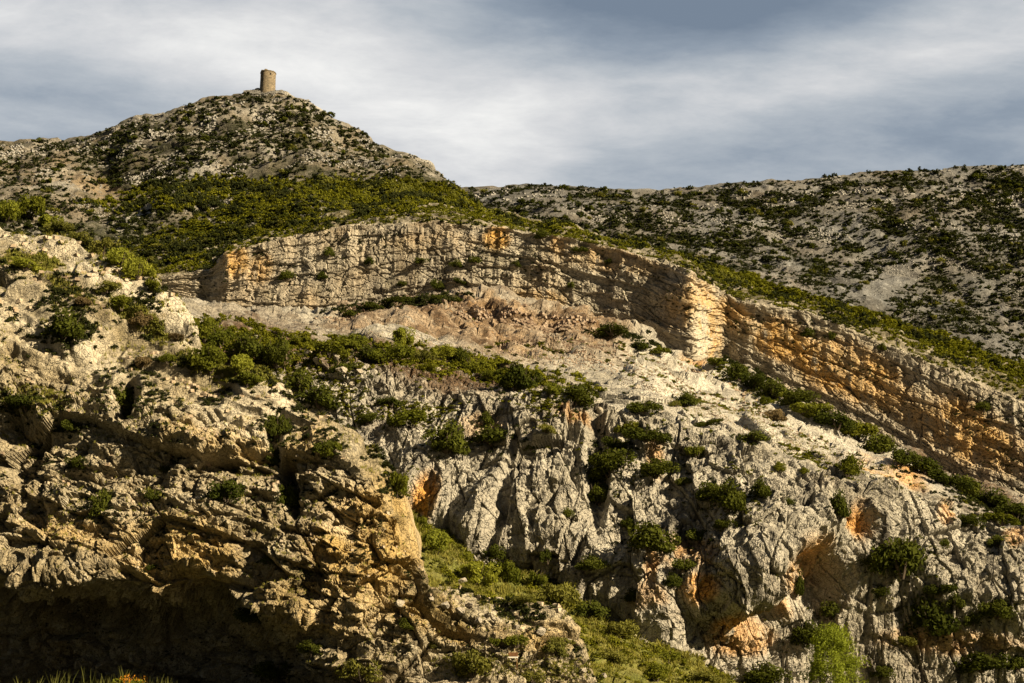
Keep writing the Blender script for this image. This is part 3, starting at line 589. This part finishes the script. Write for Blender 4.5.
# ------------------------------------------------------------------ scatter
def pick(L, n, wfun, seed, minfac=None, facing=.02):
    r = np.random.default_rng(seed)
    view = L.P-np.array([0, 0, CAMZ]); view /= np.linalg.norm(view, axis=1, keepdims=True)
    f = -(view*L.BN).sum(1)
    w_ = L.area*(f > facing)*(L.px > -40)*(L.px < 1070)*(L.py < 700)
    idx = np.nonzero(w_ > 0)[0]
    ww = w_[idx]*np.clip(wfun(L.P[idx], L.px[idx], L.py[idx], L.N[idx], L.v[idx] if hasattr(L, 'v') else None), 0, None)
    s = ww.sum()
    if s <= 0: return np.zeros(0, int)
    return r.choice(idx, n, p=ww/s)
def merged(name, tmpls, pos, rad, hgt, seed, mat, label):
    """one mesh out of many small plants nobody could count"""
    r = np.random.default_rng(seed); VV = []; QQ = []; MM = []; base = 0
    a = r.uniform(0, 6.28, len(pos)); tk = r.integers(0, len(tmpls), len(pos)); ob = r.random(len(pos))
    for t, (V, Q, mm) in enumerate(tmpls):
        s = np.nonzero(tk == t)[0]
        if not len(s): continue
        c, sn = np.cos(a[s])[:, None], np.sin(a[s])[:, None]
        X = (V[None, :, 0]*c-V[None, :, 1]*sn)*rad[s][:, None]; Y = (V[None, :, 0]*sn+V[None, :, 1]*c)*rad[s][:, None]; Z = V[None, :, 2]*hgt[s][:, None]
        W = np.stack([X, Y, Z], -1)+pos[s][:, None, :]
        VV.append(W.reshape(-1, 3)); QQ.append((Q[None]+(np.arange(len(s))*len(V))[:, None, None]+base).reshape(-1, Q.shape[1])); base += len(s)*len(V)
        MM.append(np.clip(mm[None]*.6+ob[s][:, None]*.55-.1, 0, 1).reshape(-1))
    o = bpy.data.objects.new(name, quads_mesh(name, np.concatenate(VV), np.concatenate(QQ), np.concatenate(MM), mat)); COL.objects.link(o)
    tag(o, label, None, None, 'stuff'); return o
def leaf_stuff(name, dark, light): return leaf_mat(name, dark, light, .2, .0)
SM = {'dark': leaf_stuff('scrub_dark', (.016, .022, .008), (.050, .054, .018)), 'green': leaf_stuff('scrub_green', (.040, .048, .006), (.21, .21, .02)),
      'light': leaf_stuff('scrub_light', (.09, .10, .02), (.22, .22, .05)), 'grass': leaf_stuff('grass_blades', (.10, .10, .02), (.26, .24, .06))}
tm_s = [leaves(42, .30, 500+i, lobes=4, h=1.2) for i in range(6)]
tm_m = [leaves(110, .20, 520+i, lobes=6, h=1.25) for i in range(6)]
# hillsides: clumped garrigue; the largest are things of their own, the rest one mass
def RIDGE(x): return gi(x, [(60,270),(160,262),(220,250),(300,222),(370,210),(440,207),(500,212),(560,226),(620,240),(700,262),(784,290),(850,306),(907,326),(969,347),(1024,365),(1500,540)])
cand = []
for key, L, n, wf in (('A', LA, 16000, lambda P, x, y, N, v: (y < RIDGE(x)+3)*np.clip(.50+1.4*fbm(P/22, 3, 52)+.8*fbm(P/90, 3, 56), 0.12, 1)*(1-.93*ell(x, y, [(885,288,42,14,-42,1.),(850,265,26,10,-30,.7),(800,260,26,9,-30,.6)]))*(1+1.2*ell(x, y, [(960,215,90,14,-32,1.),(840,260,60,12,-35,.5),(700,225,100,30,0,.4)]))),
                       ('B', LB, 11000, lambda P, x, y, N, v: (y < RIDGE(x)+12)*np.clip(.45+1.3*fbm(P/20, 3, 52)+.6*fbm(P/70, 3, 56), 0.14, 1)*(1-.95*ell(x, y, [(95,195,42,14,15,1.),(65,170,20,22,40,.6),(220,160,18,10,30,.6),(195,212,60,7,-18,.9),(268,93,40,6,5,.8)]))*(1+ell(x, y, [(140,190,60,40,0,.9)])))):
    id_ = pick(L, n, wf, 900+ord(key))
    r = np.random.default_rng(ord(key)); pr = 2.+4.6*r.random(len(id_))**1.9   # half width in pixels
    for j, ii in enumerate(id_): cand.append((pr[j], key, ii))
cand.sort(key=lambda c: -c[0])
# drop candidates that crowd each other, so that single shrubs read as single
kept = []; gridc = {}
for c in cand:
    L = LAYERS[c[1]]; x, y = L.px[c[2]], L.py[c[2]]; k = (int(x//7), int(y//5), c[1])
    if any((k[0]+a, k[1]+b, k[2]) in gridc for a in (0,) for b in (0,)) and c[0] > 3.4: c = (c[0]*.5, c[1], c[2])
    gridc[k] = 1; kept.append(c)
kept.sort(key=lambda c: -c[0])
_vis = {}
def visible(p):
    d = Vector(p)-Vector((0, 0, CAMZ)); l = d.length; d.normalize()
    for k, L in LAYERS.items():
        hit, loc, nor, _ = L.o.ray_cast(Vector((0, 0, CAMZ)), d)
        if hit and (loc-Vector((0, 0, CAMZ))).length < l-2.5: return False
    return True
nind = 0; rest = []
def hill_zone(k, x, y):
    if k == 'A':
        t = 'near the skyline' if y < 215 else 'on the middle slope' if y < 262 else 'low above the ridge'
        s = 'left end' if x < 640 else 'centre' if x < 830 else 'right end'
        return f"{t} of the far right hillside, {s}"
    t = 'near the skyline' if y < 140 else 'on the middle slope' if y < 178 else 'on the lower slope'
    s = 'left shoulder' if x < 120 else 'part below the tower' if x < 330 else 'right flank'
    return f"{t} of the tower hill, {s}"
for c in kept:
    L = LAYERS[c[1]]; p = L.P[c[2]]; x, y = L.px[c[2]], L.py[c[2]]; rr = c[0]*p[1]/FPX
    if nind < 292 and 0 < x < 1024 and visible(p+np.array([0, 0, rr*.8])):
        kd = 'dark' if random.random() < .8 else 'olive'
        o = bpy.data.objects.new('hillside_shrub', random.choice(MIDM[kd])); COL.objects.link(o)
        o.location = (p[0], p[1], p[2]-.15*rr); o.scale = (rr, rr, rr*random.uniform(.65, .95)); o.rotation_euler = (0, 0, random.uniform(0, 6.28))
        z = hill_zone(c[1], x, y)
        tag(o, f"{'large' if c[0] > 4.5 else 'small'} {'dark' if kd == 'dark' else 'olive'} bush {z}", 'shrub', 'scattered bushes ' + z.replace(',', ''))
        nind += 1
    else: rest.append(c)
pos = np.array([LAYERS[k].P[i] for _, k, i in rest]); rp = np.array([c[0] for c in rest])*pos[:, 1]/FPX
merged('garrigue', tm_s+tm_m, pos-np.array([0, 0, .2])*rp[:, None], rp, rp*.8, 5, SM['dark'], 'low dark scrub covering the far hillsides between the bushes')
# dense green scrub: band over the upper cliff and the flank above it
def band(L, n, wf, seed, pxr, dens_mat, name, label, tm=tm_m, sink=.15, hf=.85):
    i = pick(L, n, wf, seed); r = np.random.default_rng(seed); p = L.P[i]; rad = r.uniform(*pxr, len(i))*p[:, 1]/FPX
    return merged(name, tm, p-np.array([0, 0, 1.])*(sink*rad)[:, None], rad, rad*hf, seed, dens_mat, label)
def wC(P, x, y, N, v):
    t = gi(x, [(60,285),(213,270),(226,256),(250,247),(300,236),(345,226),(430,223),(500,229),(560,238),(620,250),(673,265),(694,277),(739,301),(763,306),(800,312),(850,330),(907,355),(960,376),(1024,402),(1500,610)])
    return (y < t-1)*np.clip(.6+.8*fbm(P/10, 3, 171), .05, 1)*np.where(x > 880, .55, 1)
band(LC, 4600, wC, 31, (2.5, 6.5), SM['green'], 'scrub', 'dense yellow green scrub along the top of the banded cliff')
WB = [(330,208,190,24,4,1.),(420,196,80,14,6,1.),(250,228,110,20,-6,1.),(160,250,90,16,-12,.9),(130,205,50,10,0,.4),(250,190,60,8,0,.4)]
band(LB, 4600, lambda P, x, y, N, v: ell(x, y, WB)*(1-.9*ell(x, y, [(195,213,62,7,-18,1.),(150,230,30,6,-25,1.)]))*np.clip(.6+.9*fbm(P/9, 3, 172), .03, 1), 32, (2.5, 6.), SM['green'], 'scrub', 'dense green scrub on the flank between tower hill and banded cliff')
band(LC, 900, lambda P, x, y, N, v: wC(P, x, y, N, v)*np.clip(1.8*fbm(P/16, 3, 210), 0, 1), 91, (3., 7.5), SM['dark'], 'scrub', 'darker bushes among the scrub along the cliff top', hf=1.1)
band(LB, 1300, lambda P, x, y, N, v: ell(x, y, WB)*np.clip(1.8*fbm(P/16, 3, 211), 0, 1), 92, (3., 7.5), SM['dark'], 'scrub', 'darker bushes among the green scrub of the flank', hf=1.1)
band(LB, 700, lambda P, x, y, N, v: ell(x, y, [(400,200,110,18,5,1.)])*np.clip(1.8*fbm(P/12, 3, 212), 0, 1), 93, (2.5, 5.5), SM['light'], 'scrub', 'yellow bushes among the green scrub of the flank', hf=1.)
band(LC, 700, lambda P, x, y, N, v: wC(P, x, y, N, v)*ell(x, y, [(520,222,110,16,10,1.),(720,280,60,12,25,.8)])*np.clip(1.6*fbm(P/12, 3, 213)+.2, 0, 1), 94, (2.5, 5.), SM['light'], 'scrub', 'yellow bushes among the scrub along the cliff top', hf=1.)
# belts on the front cliff
WD = [(240,340,70,20,10,1.),(290,362,50,24,10,1.),(340,348,70,12,5,1.),(440,362,110,13,10,1.),(320,390,50,16,0,.8),(390,412,50,12,0,.5),(560,386,60,12,14,.5)]
WD2 = [(800,400,90,10,27,1.),(900,452,90,12,27,1.),(980,496,70,13,28,1.),(400,304,70,5,-6,.7),(640,342,50,4,20,.8)]
band(LD, 1500, lambda P, x, y, N, v: ell(x, y, WD)*np.clip(.5+.9*fbm(P/6, 3, 173), .02, 1), 33, (3., 7.5), SM['green'], 'scrub', 'mixed green scrub belt along the top of the front cliff', hf=.9)
band(LD, 2200, lambda P, x, y, N, v: ell(x, y, WD2)*np.clip(.5+.9*fbm(P/6, 3, 174), .02, 1), 34, (2.5, 6), SM['dark'], 'scrub', 'dark scrub strip below the right hand cliff wall', hf=.9)
band(LD, 1900, lambda P, x, y, N, v: np.clip(N[:, 2]*1.2+.1, 0, 1)*(y > 340)*np.clip(1.6*fbm(P/8, 3, 175)-.25, 0, 1)**1.5, 35, (1.9, 5.), SM['green'], 'scrub', 'small tufts in cracks of the front cliff', hf=.7)
band(LD, 350, lambda P, x, y, N, v: ell(x, y, [(720,400,110,22,24,1.),(850,455,80,14,25,1.),(480,335,120,20,6,.3)])*np.clip(.3+fbm(P/6, 3, 176), 0, 1), 36, (1., 3.5), SM['light'], 'low_growth', 'low yellow green growth on the pale ramp')
band(LC, 900, lambda P, x, y, N, v: (1-wC(P, x, y, N, v) > .99)*np.clip(1.8*fbm(P/np.array([14, 14, 5]), 3, 177)-.1, 0, 1), 37, (1., 2.8), SM['dark'], 'scrub', 'tiny dark tufts along the beds of the banded cliff')
WE = [(45,214,50,8,25,1.),(115,248,50,8,33,1.),(140,318,36,10,35,.6),(70,290,30,6,28,.3),(225,368,50,10,12,.9),(30,262,30,8,10,.7),(480,665,50,12,0,.2),(560,670,40,12,0,.25),(30,400,40,14,0,.25)]
band(LE, 1100, lambda P, x, y, N, v: ell(x, y, WE)*np.clip(.5+.9*fbm(P/3, 3, 178), 0, 1), 38, (2., 6.), SM['light'], 'low_growth', 'yellow green herbs and dry stalks on the ledges of the near crag', hf=.9)
band(LE, 1700, lambda P, x, y, N, v: np.clip(N[:, 2]*1.4-.1, 0, 1)*np.clip(1.7*fbm(P/3.5, 3, 179)-.1, 0, 1), 39, (1.5, 6.), SM['dark'], 'scrub', 'small dark tufts in cracks of the near crag')
band(LF, 1900, lambda P, x, y, N, v: np.clip(.4+1.1*fbm(P/5, 3, 180), 0, 1), 40, (2., 6.), SM['light'], 'low_growth', 'low herbs spread through the grassy gully', hf=.8)
band(LF, 1300, lambda P, x, y, N, v: np.clip(1.2*fbm(P/7, 3, 181), 0, 1), 41, (3., 9.), SM['green'], 'scrub', 'green brush in the grassy gully', hf=.8)

HP = [(k, x, y, wd, hd) for z, l in HAND.items() for (x, y, wd, hd, k) in l]
def near_w(lst): return lambda P, x, y, N, v: sum(np.exp(-((x-a)/(.62*w_))**2-((y-b-.30*h_)/(.42*h_))**2) for (_, a, b, w_, h_) in lst)
HD = [h for h in HP if h[0] == 'dark' and h[3] > 15]; HG = [h for h in HP if h[0] in ('green', 'light')]
band(LD, 1500, near_w(HD), 81, (1.8, 5.5), SM['dark'], 'scrub', 'dark brush spreading round the cliff shrubs')
band(LD, 700, near_w(HG), 82, (1.8, 5.), SM['green'], 'scrub', 'green brush spreading round the scrub belt')
band(LE, 900, near_w(HD), 83, (2., 6.5), SM['dark'], 'scrub', 'dark brush spreading round the crag shrubs')
band(LE, 260, near_w(HG), 84, (2., 6.), SM['green'], 'scrub', 'green brush spreading round the ledge shrubs')
# grass: crossed tapering blades
def tuft(seed, nb=9):
    r = np.random.default_rng(seed); V = []; Q = []; M_ = []
    for i in range(nb):
        a = r.uniform(0, 6.28); b = r.normal(0, .22, 2); l = r.uniform(.6, 1.2); lean = r.normal(0, .3, 2); w_ = .07
        u = np.array([math.cos(a), math.sin(a), 0])*w_; p = np.array([b[0], b[1], -.1]); q = p+np.array([lean[0]*.5, lean[1]*.5, l*.6]); t = p+np.array([lean[0]*1.2, lean[1]*1.2, l]); k = len(V)
        V += [p-u, p+u, q+u*.7, q-u*.7, t+u*.15, t-u*.15]; Q += [[k, k+1, k+2, k+3], [k+3, k+2, k+4, k+5]]; M_ += [r.random()]*6
    return np.array(V), np.array(Q), np.array(M_)
tg = [tuft(i) for i in range(8)]
for L, n, wf, s, hr, label in ((LF, 9000, lambda P, x, y, N, v: np.clip(.6+fbm(P/5, 3, 190), 0.05, 1), 51, (2.5, 6.), 'rough yellow green grass of the gully'),
                        (LE, 5000, lambda P, x, y, N, v: ell(x, y, WE)+.12*np.clip(N[:, 2], 0, 1)*np.clip(.3+fbm(P/4, 3, 192), 0, 1), 52, (2., 5.), 'dry grass on the ledges of the near crag'),
                        (LD, 2500, lambda P, x, y, N, v: ell(x, y, [(760,420,140,26,25,.6),(430,350,120,20,8,.5),(900,480,60,12,25,.6)])*np.clip(.4+fbm(P/7, 3, 193), 0, 1), 53, (1.2, 2.8), 'dry grass on the ramp above the front cliff')):
    i = pick(L, n, wf, s); r = np.random.default_rng(s); p = L.P[i]; hh = r.uniform(*hr, len(i))*p[:, 1]/FPX
    merged('grass', tg, p, hh*1.1, hh, s, SM['grass'], label)
# weeds on the valley floor at the lower left and right
r = np.random.default_rng(77); n = 420
x = r.uniform(-48, 6, n); y = r.uniform(82, 99, n); y = np.minimum(y, np.interp(x/ y*FPX+512, [-200, 0, 350, 450, 600], [99, 98, 88, 84, 84]))
y = np.where(x < -8, r.uniform(98, 106, n), y); p = np.stack([x, y, bank(x, y)-.1], 1); hh = (.3+1.6*r.random(n)**3)*np.where(x < -24, 1., .7)
merged('weeds', tg, p, hh*.42, hh, 78, leaf_stuff('weed_blades_shade', (.03, .035, .010), (.11, .11, .03)), 'tall weeds and stalks on the shaded valley floor')  # blade colours darkened to imitate the shade at the crag's foot
n = 420; x = r.uniform(-46, 46, n); y = r.uniform(84, 100, n); y = np.where(x > 6, r.uniform(120, 145, n), np.minimum(y, np.interp(x/y*FPX+512, [-200, 0, 350, 450, 600], [99, 98, 88, 84, 84])))
rad = r.uniform(.5, 1.2, n)
merged('brush', tm_m, np.stack([x, y, bank(x, y)-.2], 1), rad, rad*1.2, 79, SM['green'], 'low dark brush along the valley floor')
print('stuff', round(time.time()-T0, 1))

# flowering bush, orange, at the lower left corner
V, Q, mm = leaves(2200, .07, 700, 12, 1.2)
e = bpy.data.objects.new('flowering_shrub', None); put(e); pw = w3(125, 694, 99.); e.location = (float(pw[0]), 99., float(bank(pw[0], 99.))-.1); e.scale = (1.5, 1.1, 1.15)
tag(e, 'low shrub speckled with orange blossom at the dark foot of the near crag', 'flowering shrub')
put(bpy.data.objects.new('foliage', quads_mesh('foliage', V, Q, mm, ML['green'])), e)
V, Q, mm = leaves(420, .05, 701, 12, 1.32); put(bpy.data.objects.new('blossom', quads_mesh('blossom', V+np.array([0, 0, .05]), Q, mm, leaf_mat('orange_petals', (.55, .20, .02), (.75, .38, .04), .3))), e)
put(bpy.data.objects.new('stem', NEAR['green'][0][1]), e)

# ------------------------------------------------------------------ pine
def pine(px, pytop, pybase, wd, Y, label):
    b = w3(px, pybase, Y); h = (w3(px, pytop, Y)[2]-b[2])*.97; rw = wd/2*Y/FPX
    e = bpy.data.objects.new('pine_tree', None); put(e); e.location = b; tag(e, label, 'tree')
    r = np.random.default_rng(3)
    ph = np.linspace(0, 1, 12); cx = .10*np.sin(ph*4)*rw; V = []; Q = []
    for k, t in enumerate(ph):
        for j in range(8):
            a = j*math.pi/4; rr = .11*h/6*(1-t*.85)*1.5; V.append([cx[k]+rr*math.cos(a), rr*math.sin(a), t*h*.93])
    for k in range(11):
        for j in range(8): Q.append([k*8+j, k*8+(j+1) % 8, (k+1)*8+(j+1) % 8, (k+1)*8+j])
    put(bpy.data.objects.new('trunk', quads_mesh('trunk', np.array(V), np.array(Q), None, M_bark)), e)
    V = []; Q = []; tips = []
    for i in range(46):
        t = .22+.74*(i/45.); a = i*2.4+r.uniform(-.4, .4); prof = math.sin(min(1., (1-t)*1.25+.12)*math.pi/2)**.8; l = rw*prof*r.uniform(.72, 1.05)
        z0 = t*h*.93; p0 = np.array([0, 0, z0]); p1 = np.array([l*math.cos(a), l*math.sin(a), z0+l*r.uniform(.15, .5)])
        for s in (.45, .65, .85, 1.): tips.append(p0+(p1-p0)*s+r.normal(0, .08*rw, 3))
        ax = (p1-p0)/np.linalg.norm(p1-p0); u = np.cross(ax, [0, 0, 1.]); u /= np.linalg.norm(u); v2 = np.cross(ax, u); bb = len(V)
        for P_, rr in ((p0, .05), (p1, .015)):
            for k in range(4): V.append(P_+rr*(u*math.cos(k*1.5708)+v2*math.sin(k*1.5708)))
        for k in range(4): Q.append([bb+k, bb+(k+1) % 4, bb+4+(k+1) % 4, bb+4+k])
    put(bpy.data.objects.new('branches', quads_mesh('branches', np.array(V), np.array(Q), None, M_bark)), e)
    tips = np.array(tips+[[0, 0, h*.97], [0, 0, h*.93]]); n = 17000; k = r.integers(0, len(tips), n); d = r.normal(size=(n, 3)); d /= np.linalg.norm(d, axis=1, keepdims=True)
    cr = (.27*rw)*(.6+.8*r.random(len(tips)))
    p = tips[k]+d*(cr[k]*r.random(n)**.5)[:, None]; p[:, 2] = np.maximum(p[:, 2], .1*h)
    nn = d+r.normal(size=(n, 3))*.6; nn /= np.linalg.norm(nn, axis=1, keepdims=True); t = np.cross(nn, r.normal(size=(n, 3))); t /= np.linalg.norm(t, axis=1, keepdims=True); bt = np.cross(nn, t)
    s = .10*r.uniform(.6, 1.4, n)[:, None]
    V = np.stack([p-t*s, p-bt*s*.35, p+t*s, p+bt*s*.35], 1).reshape(-1, 3); mm = np.repeat(np.clip(r.random(len(tips))[k]*.6+.5*r.random(n), 0, 1), 4)
    put(bpy.data.objects.new('crown', quads_mesh('crown', V, np.arange(4*n).reshape(-1, 4), mm, leaf_mat('pine_needles', (.09, .125, .016), (.24, .28, .035), .3))), e)
pine(836, 623, 706, 56, 133., 'young bright yellow green pine standing below the cliff at the lower right')

# ------------------------------------------------------------------ tower
def cyl(name, rings, seg, mat, parent, cap=True):
    V = []; Q = []
    for k, (z, rf) in enumerate(rings):
        for j in range(seg):
            a = 2*math.pi*j/seg; rr = rf(a) if callable(rf) else rf; zz_ = z(a) if callable(z) else z; V.append([rr*math.cos(a), rr*math.sin(a), zz_])
    for k in range(len(rings)-1):
        for j in range(seg): Q.append([k*seg+j, k*seg+(j+1) % seg, (k+1)*seg+(j+1) % seg, (k+1)*seg+j])
    return put(bpy.data.objects.new(name, quads_mesh(name, np.array(V, float), np.array(Q), None, mat)), parent)
def stone_mat():
    m, nt = newmat('tower_masonry'); tc = nt.nodes.new('ShaderNodeTexCoord'); s = nt.nodes.new('ShaderNodeSeparateXYZ'); lk(nt, tc.outputs['Object'], s.inputs[0])
    at_ = mth(nt, 'MULTIPLY', mth(nt, 'ARCTAN2', s.outputs[1], s.outputs[0]), 4.); cb_ = nt.nodes.new('ShaderNodeCombineXYZ'); lk(nt, at_, cb_.inputs[0]); lk(nt, s.outputs[2], cb_.inputs[1])
    br = nt.nodes.new('ShaderNodeTexBrick'); lk(nt, cb_.outputs[0], br.inputs['Vector']); br.inputs['Scale'].default_value = 1.; br.inputs['Brick Width'].default_value = .7; br.inputs['Row Height'].default_value = .38; br.inputs['Mortar Size'].default_value = .03
    br.inputs['Color1'].default_value = (.31, .25, .17, 1); br.inputs['Color2'].default_value = (.17, .14, .10, 1); br.inputs['Mortar'].default_value = (.09, .08, .06, 1)
    n = tex(nt, tc.outputs['Object'], .7, 6, .7); c = mixc(nt, mth(nt, 'MULTIPLY', ramp(nt, n, .45, .65), .6), br.outputs[0], (.10, .09, .07))
    bs = nt.nodes.new('ShaderNodeBsdfPrincipled'); lk(nt, c, bs.inputs['Base Color']); bs.inputs['Roughness'].default_value = .95; bs.inputs['Specular IOR Level'].default_value = .1
    b = nt.nodes.new('ShaderNodeBump'); b.inputs['Distance'].default_value = .15; lk(nt, mth(nt, 'ADD', n, mth(nt, 'MULTIPLY', br.outputs[1], -.5)), b.inputs['Height']); lk(nt, b.outputs[0], bs.inputs['Normal'])
    ou = nt.nodes.new('ShaderNodeOutputMaterial'); lk(nt, bs.outputs[0], ou.inputs[0]); return m
M_tower = stone_mat()
TY = 662.; hit = cast(267.5, 92.5); TY = hit[0].y + 3 if hit and hit[2] == 'B' else TY
bp = w3(267.5, 91., TY); topz = w3(267.5, 71.6, TY)[2]; TR = 8.3*TY/FPX; H = topz-bp[2]
e = bpy.data.objects.new('stone_tower', None); put(e); e.location = (float(bp[0]), TY, float(bp[2])); tag(e, 'round ruined stone watchtower standing on the summit', 'tower')
rr_ = np.random.default_rng(12); jag = np.repeat(rr_.uniform(-1.6, .6, 16), 4)+rr_.uniform(-.3, .3, 64)
def top(a): return H*(.965+.0) + .45*math.exp(-((a-4.35)/.55)**2) - .1 + float(jag[int(a/6.2832*64) % 64])*.35
cyl('wall', [(-3., TR*1.03), (0, TR*1.02), (H*.3, TR*1.0), (H*.6, TR*.985), (H*.88, TR*.985)], 64, M_tower, e)
cyl('cornice', [(H*.88, TR*.985), (H*.885, TR*1.035), (H*.915, TR*1.035), (H*.92, TR*.99)], 64, M_tower, e)
cyl('parapet', [(H*.92, TR*.99), (top, TR*.985), (top, TR*.78), (H*.86, TR*.76)], 64, M_tower, e)
cyl('roof_terrace', [(H*.88, TR*.77), (H*.90, .01)], 64, M_tower, e)
M_opening_shade = plain_mat('opening_shade', (.02, .018, .015))  # near-black blocks paint the shade inside the tower's openings
def slot(name, a, z, w_, h_):
    V = []
    for dr in (1.012, .93):
        for (s, t) in ((-1, 0), (1, 0), (1, 1), (-1, 1)):
            aa = a+s*w_/2/TR; V.append([TR*dr*math.cos(aa), TR*dr*math.sin(aa), z+t*h_])
    put(bpy.data.objects.new(name, quads_mesh(name, np.array(V), np.array([[0,1,2,3],[4,7,6,5],[0,4,5,1],[1,5,6,2],[2,6,7,3],[3,7,4,0]]), None, M_opening_shade)), e)
slot('window', R(-62), H*.70, .7, 1.0); slot('window', R(-118), H*.42, .5, .9)
# rubble mound under the tower
def boulder_mesh(seed, sub=3):
    import bmesh
    bm = bmesh.new(); bmesh.ops.create_icosphere(bm, subdivisions=sub+1, radius=1)
    V = np.array([v.co[:] for v in bm.verts]); r = np.random.default_rng(seed)
    for i in range(11):   # cut flat facets
        n_ = r.normal(size=3); n_ /= np.linalg.norm(n_); dd = r.uniform(.5, .8); s = V@n_; k = s > dd; V[k] -= np.outer(s[k]-dd, n_)
    V = V*np.array([1, .8, .7])+.05*np.stack([fbm(V*2.5+i*9+seed, 3, seed) for i in range(3)], 1)
    for v, c in zip(bm.verts, V): v.co = c
    me = bpy.data.meshes.new('boulder'); bm.to_mesh(me); bm.free(); return me
BM = [boulder_mesh(800+i) for i in range(7)]; 
M_boulder = rock_mat('boulder_limestone', (.34, .30, .24), (.40, .36, .30), (.50, .46, .40), OCH, (.15, .12, .08), 1.2, .05, .2)
for b in BM:
    b.materials.append(M_boulder)
def bzone(lst, zone):
    lst = sorted(lst)
    for i, (x, y, wd) in enumerate(lst):
        h = cast(x, y)
        if not h: continue
        loc = h[0]; s = wd/2*loc.y/FPX; o = bpy.data.objects.new('boulder', random.choice(BM)); COL.objects.link(o)
        o.location = (loc.x, loc.y-.2*s, loc.z+.15*s); o.scale = (s, s, s); o.rotation_euler = (random.uniform(-.4, .4), random.uniform(-.4, .4), random.uniform(0, 6.28))
        tag(o, f"pale limestone boulder, {ORD[i]} from the left {zone}", 'boulder', 'boulders ' + zone)
bzone([(308,355,15),(318,362,12),(336,358,12),(342,372,14),(330,376,10),(352,386,11),(360,372,9),(436,370,11),(300,368,12),(310,384,10)], 'in the scrub topping the front cliff')
bzone([(500,392,12),(585,404,12),(600,412,14),(552,398,10),(636,388,9),(660,412,8)], 'beside the dark shrubs on the cliff edge')
bzone([(324,587,10),(400,604,12),(460,612,13),(478,622,11),(516,628,10),(541,632,14),(565,643,16),(445,606,12),(430,600,10),(470,606,11)], 'on the low tail of the near crag')
bzone([(463,583,14),(500,601,12),(583,672,10),(604,676,9)], 'lying in the grassy gully')

# rubble: uncountable loose stones
def stones(L, n, wf, seed, pr, name, label, mat):
    i = pick(L, n, wf, seed); r = np.random.default_rng(seed); p = L.P[i]; s = r.uniform(*pr, n)*p[:, 1]/FPX
    tm = []
    for k in range(6):
        q = np.random.default_rng(k+40); c = np.array([[a, b, d] for d in (-.6, .6) for b in (-.8, .8) for a in (-1, 1)], float)+q.normal(0, .22, (8, 3))
        tm.append((c, np.array([[0,2,3,1],[4,5,7,6],[0,1,5,4],[2,6,7,3],[0,4,6,2],[1,3,7,5]]), np.zeros(8)))
    return merged(name, tm, p, s, s, seed, mat, label)
stones(LD, 8500, lambda P, x, y, N, v: ell(x, y, [(470,330,120,30,8,1.),(580,345,60,26,15,1.),(690,395,100,24,22,.8),(800,440,80,16,26,.6),(380,325,70,10,0,1.)])*np.clip(.5+fbm(P/8, 3, 201), 0, 1), 61, (.4, 2.2), 'rubble', 'loose rubble on the quarry mound and pale ramp', plain_mat('rubble_stone', (.30, .24, .18), (.15, .10, .07), .8))
stones(LB, 6000, lambda P, x, y, N, v: (y < RIDGE(x)+15)*np.clip(-.05+1.6*fbm(P/16, 3, 202), 0, 1)+ell(x, y, [(267,91,26,3,0,3.)]), 62, (.4, 1.5), 'rubble', 'pale stones strewn over the tower hill', M_pale_stone := plain_mat('strewn_stone', (.27, .262, .245), (.17, .165, .155), .5))
stones(LA, 7000, lambda P, x, y, N, v: (y < RIDGE(x)+5)*np.clip(-.05+1.6*fbm(P/18, 3, 203), 0, 1), 63, (.4, 1.5), 'rubble', 'pale stones strewn over the far hillside', M_pale_stone)
stones(LE, 420, lambda P, x, y, N, v: np.clip(N[:, 2]-.2, 0, 1)*np.clip(.4+fbm(P/5, 3, 204), 0, 1), 64, (.8, 3.2), 'rubble', 'broken stones caught on the ledges of the near crag', plain_mat('ledge_stone', (.38, .32, .24), (.24, .18, .12), 1.5))

# ------------------------------------------------------------------ information board on the low rocks
h = cast(513, 668); bl = h[0] if h else Vector((0, 98, 2))
e = bpy.data.objects.new('information_board', None); put(e); e.location = bl; e.rotation_euler = (0, 0, R(-18)); tag(e, 'small brown board with a white lower edge on two posts among low rocks', 'board')
def cube(name, c, s, mat, rot=None):
    V = np.array([[a, b, d] for d in (-.5, .5) for b in (-.5, .5) for a in (-.5, .5)], float)*np.array(s)
    if rot: V = V@np.array(Matrix.Rotation(rot, 3, 'X')).T
    put(bpy.data.objects.new(name, quads_mesh(name, V+np.array(c), np.array([[0,2,3,1],[4,5,7,6],[0,1,5,4],[2,6,7,3],[0,4,6,2],[1,3,7,5]]), None, mat)), e)
M_wood = plain_mat('board_wood', (.20, .10, .045)); M_white = plain_mat('white_paint', (.78, .76, .70), (.66, .64, .58), 3.)
zt = 14*bl.y/FPX
cube('post', (-.24, .02, zt*.35), (.05, .05, zt*.9), M_white); cube('post', (.26, .02, zt*.35), (.05, .05, zt*.9), M_wood)
cube('board_panel', (0, 0, zt*.92), (.68, .03, .30), M_wood, R(-28)); cube('board_edge', (0, -.075, zt*.92-.19), (.70, .05, .11), M_white, R(-28))
print('done', round(time.time()-T0, 1), len(bpy.data.objects))
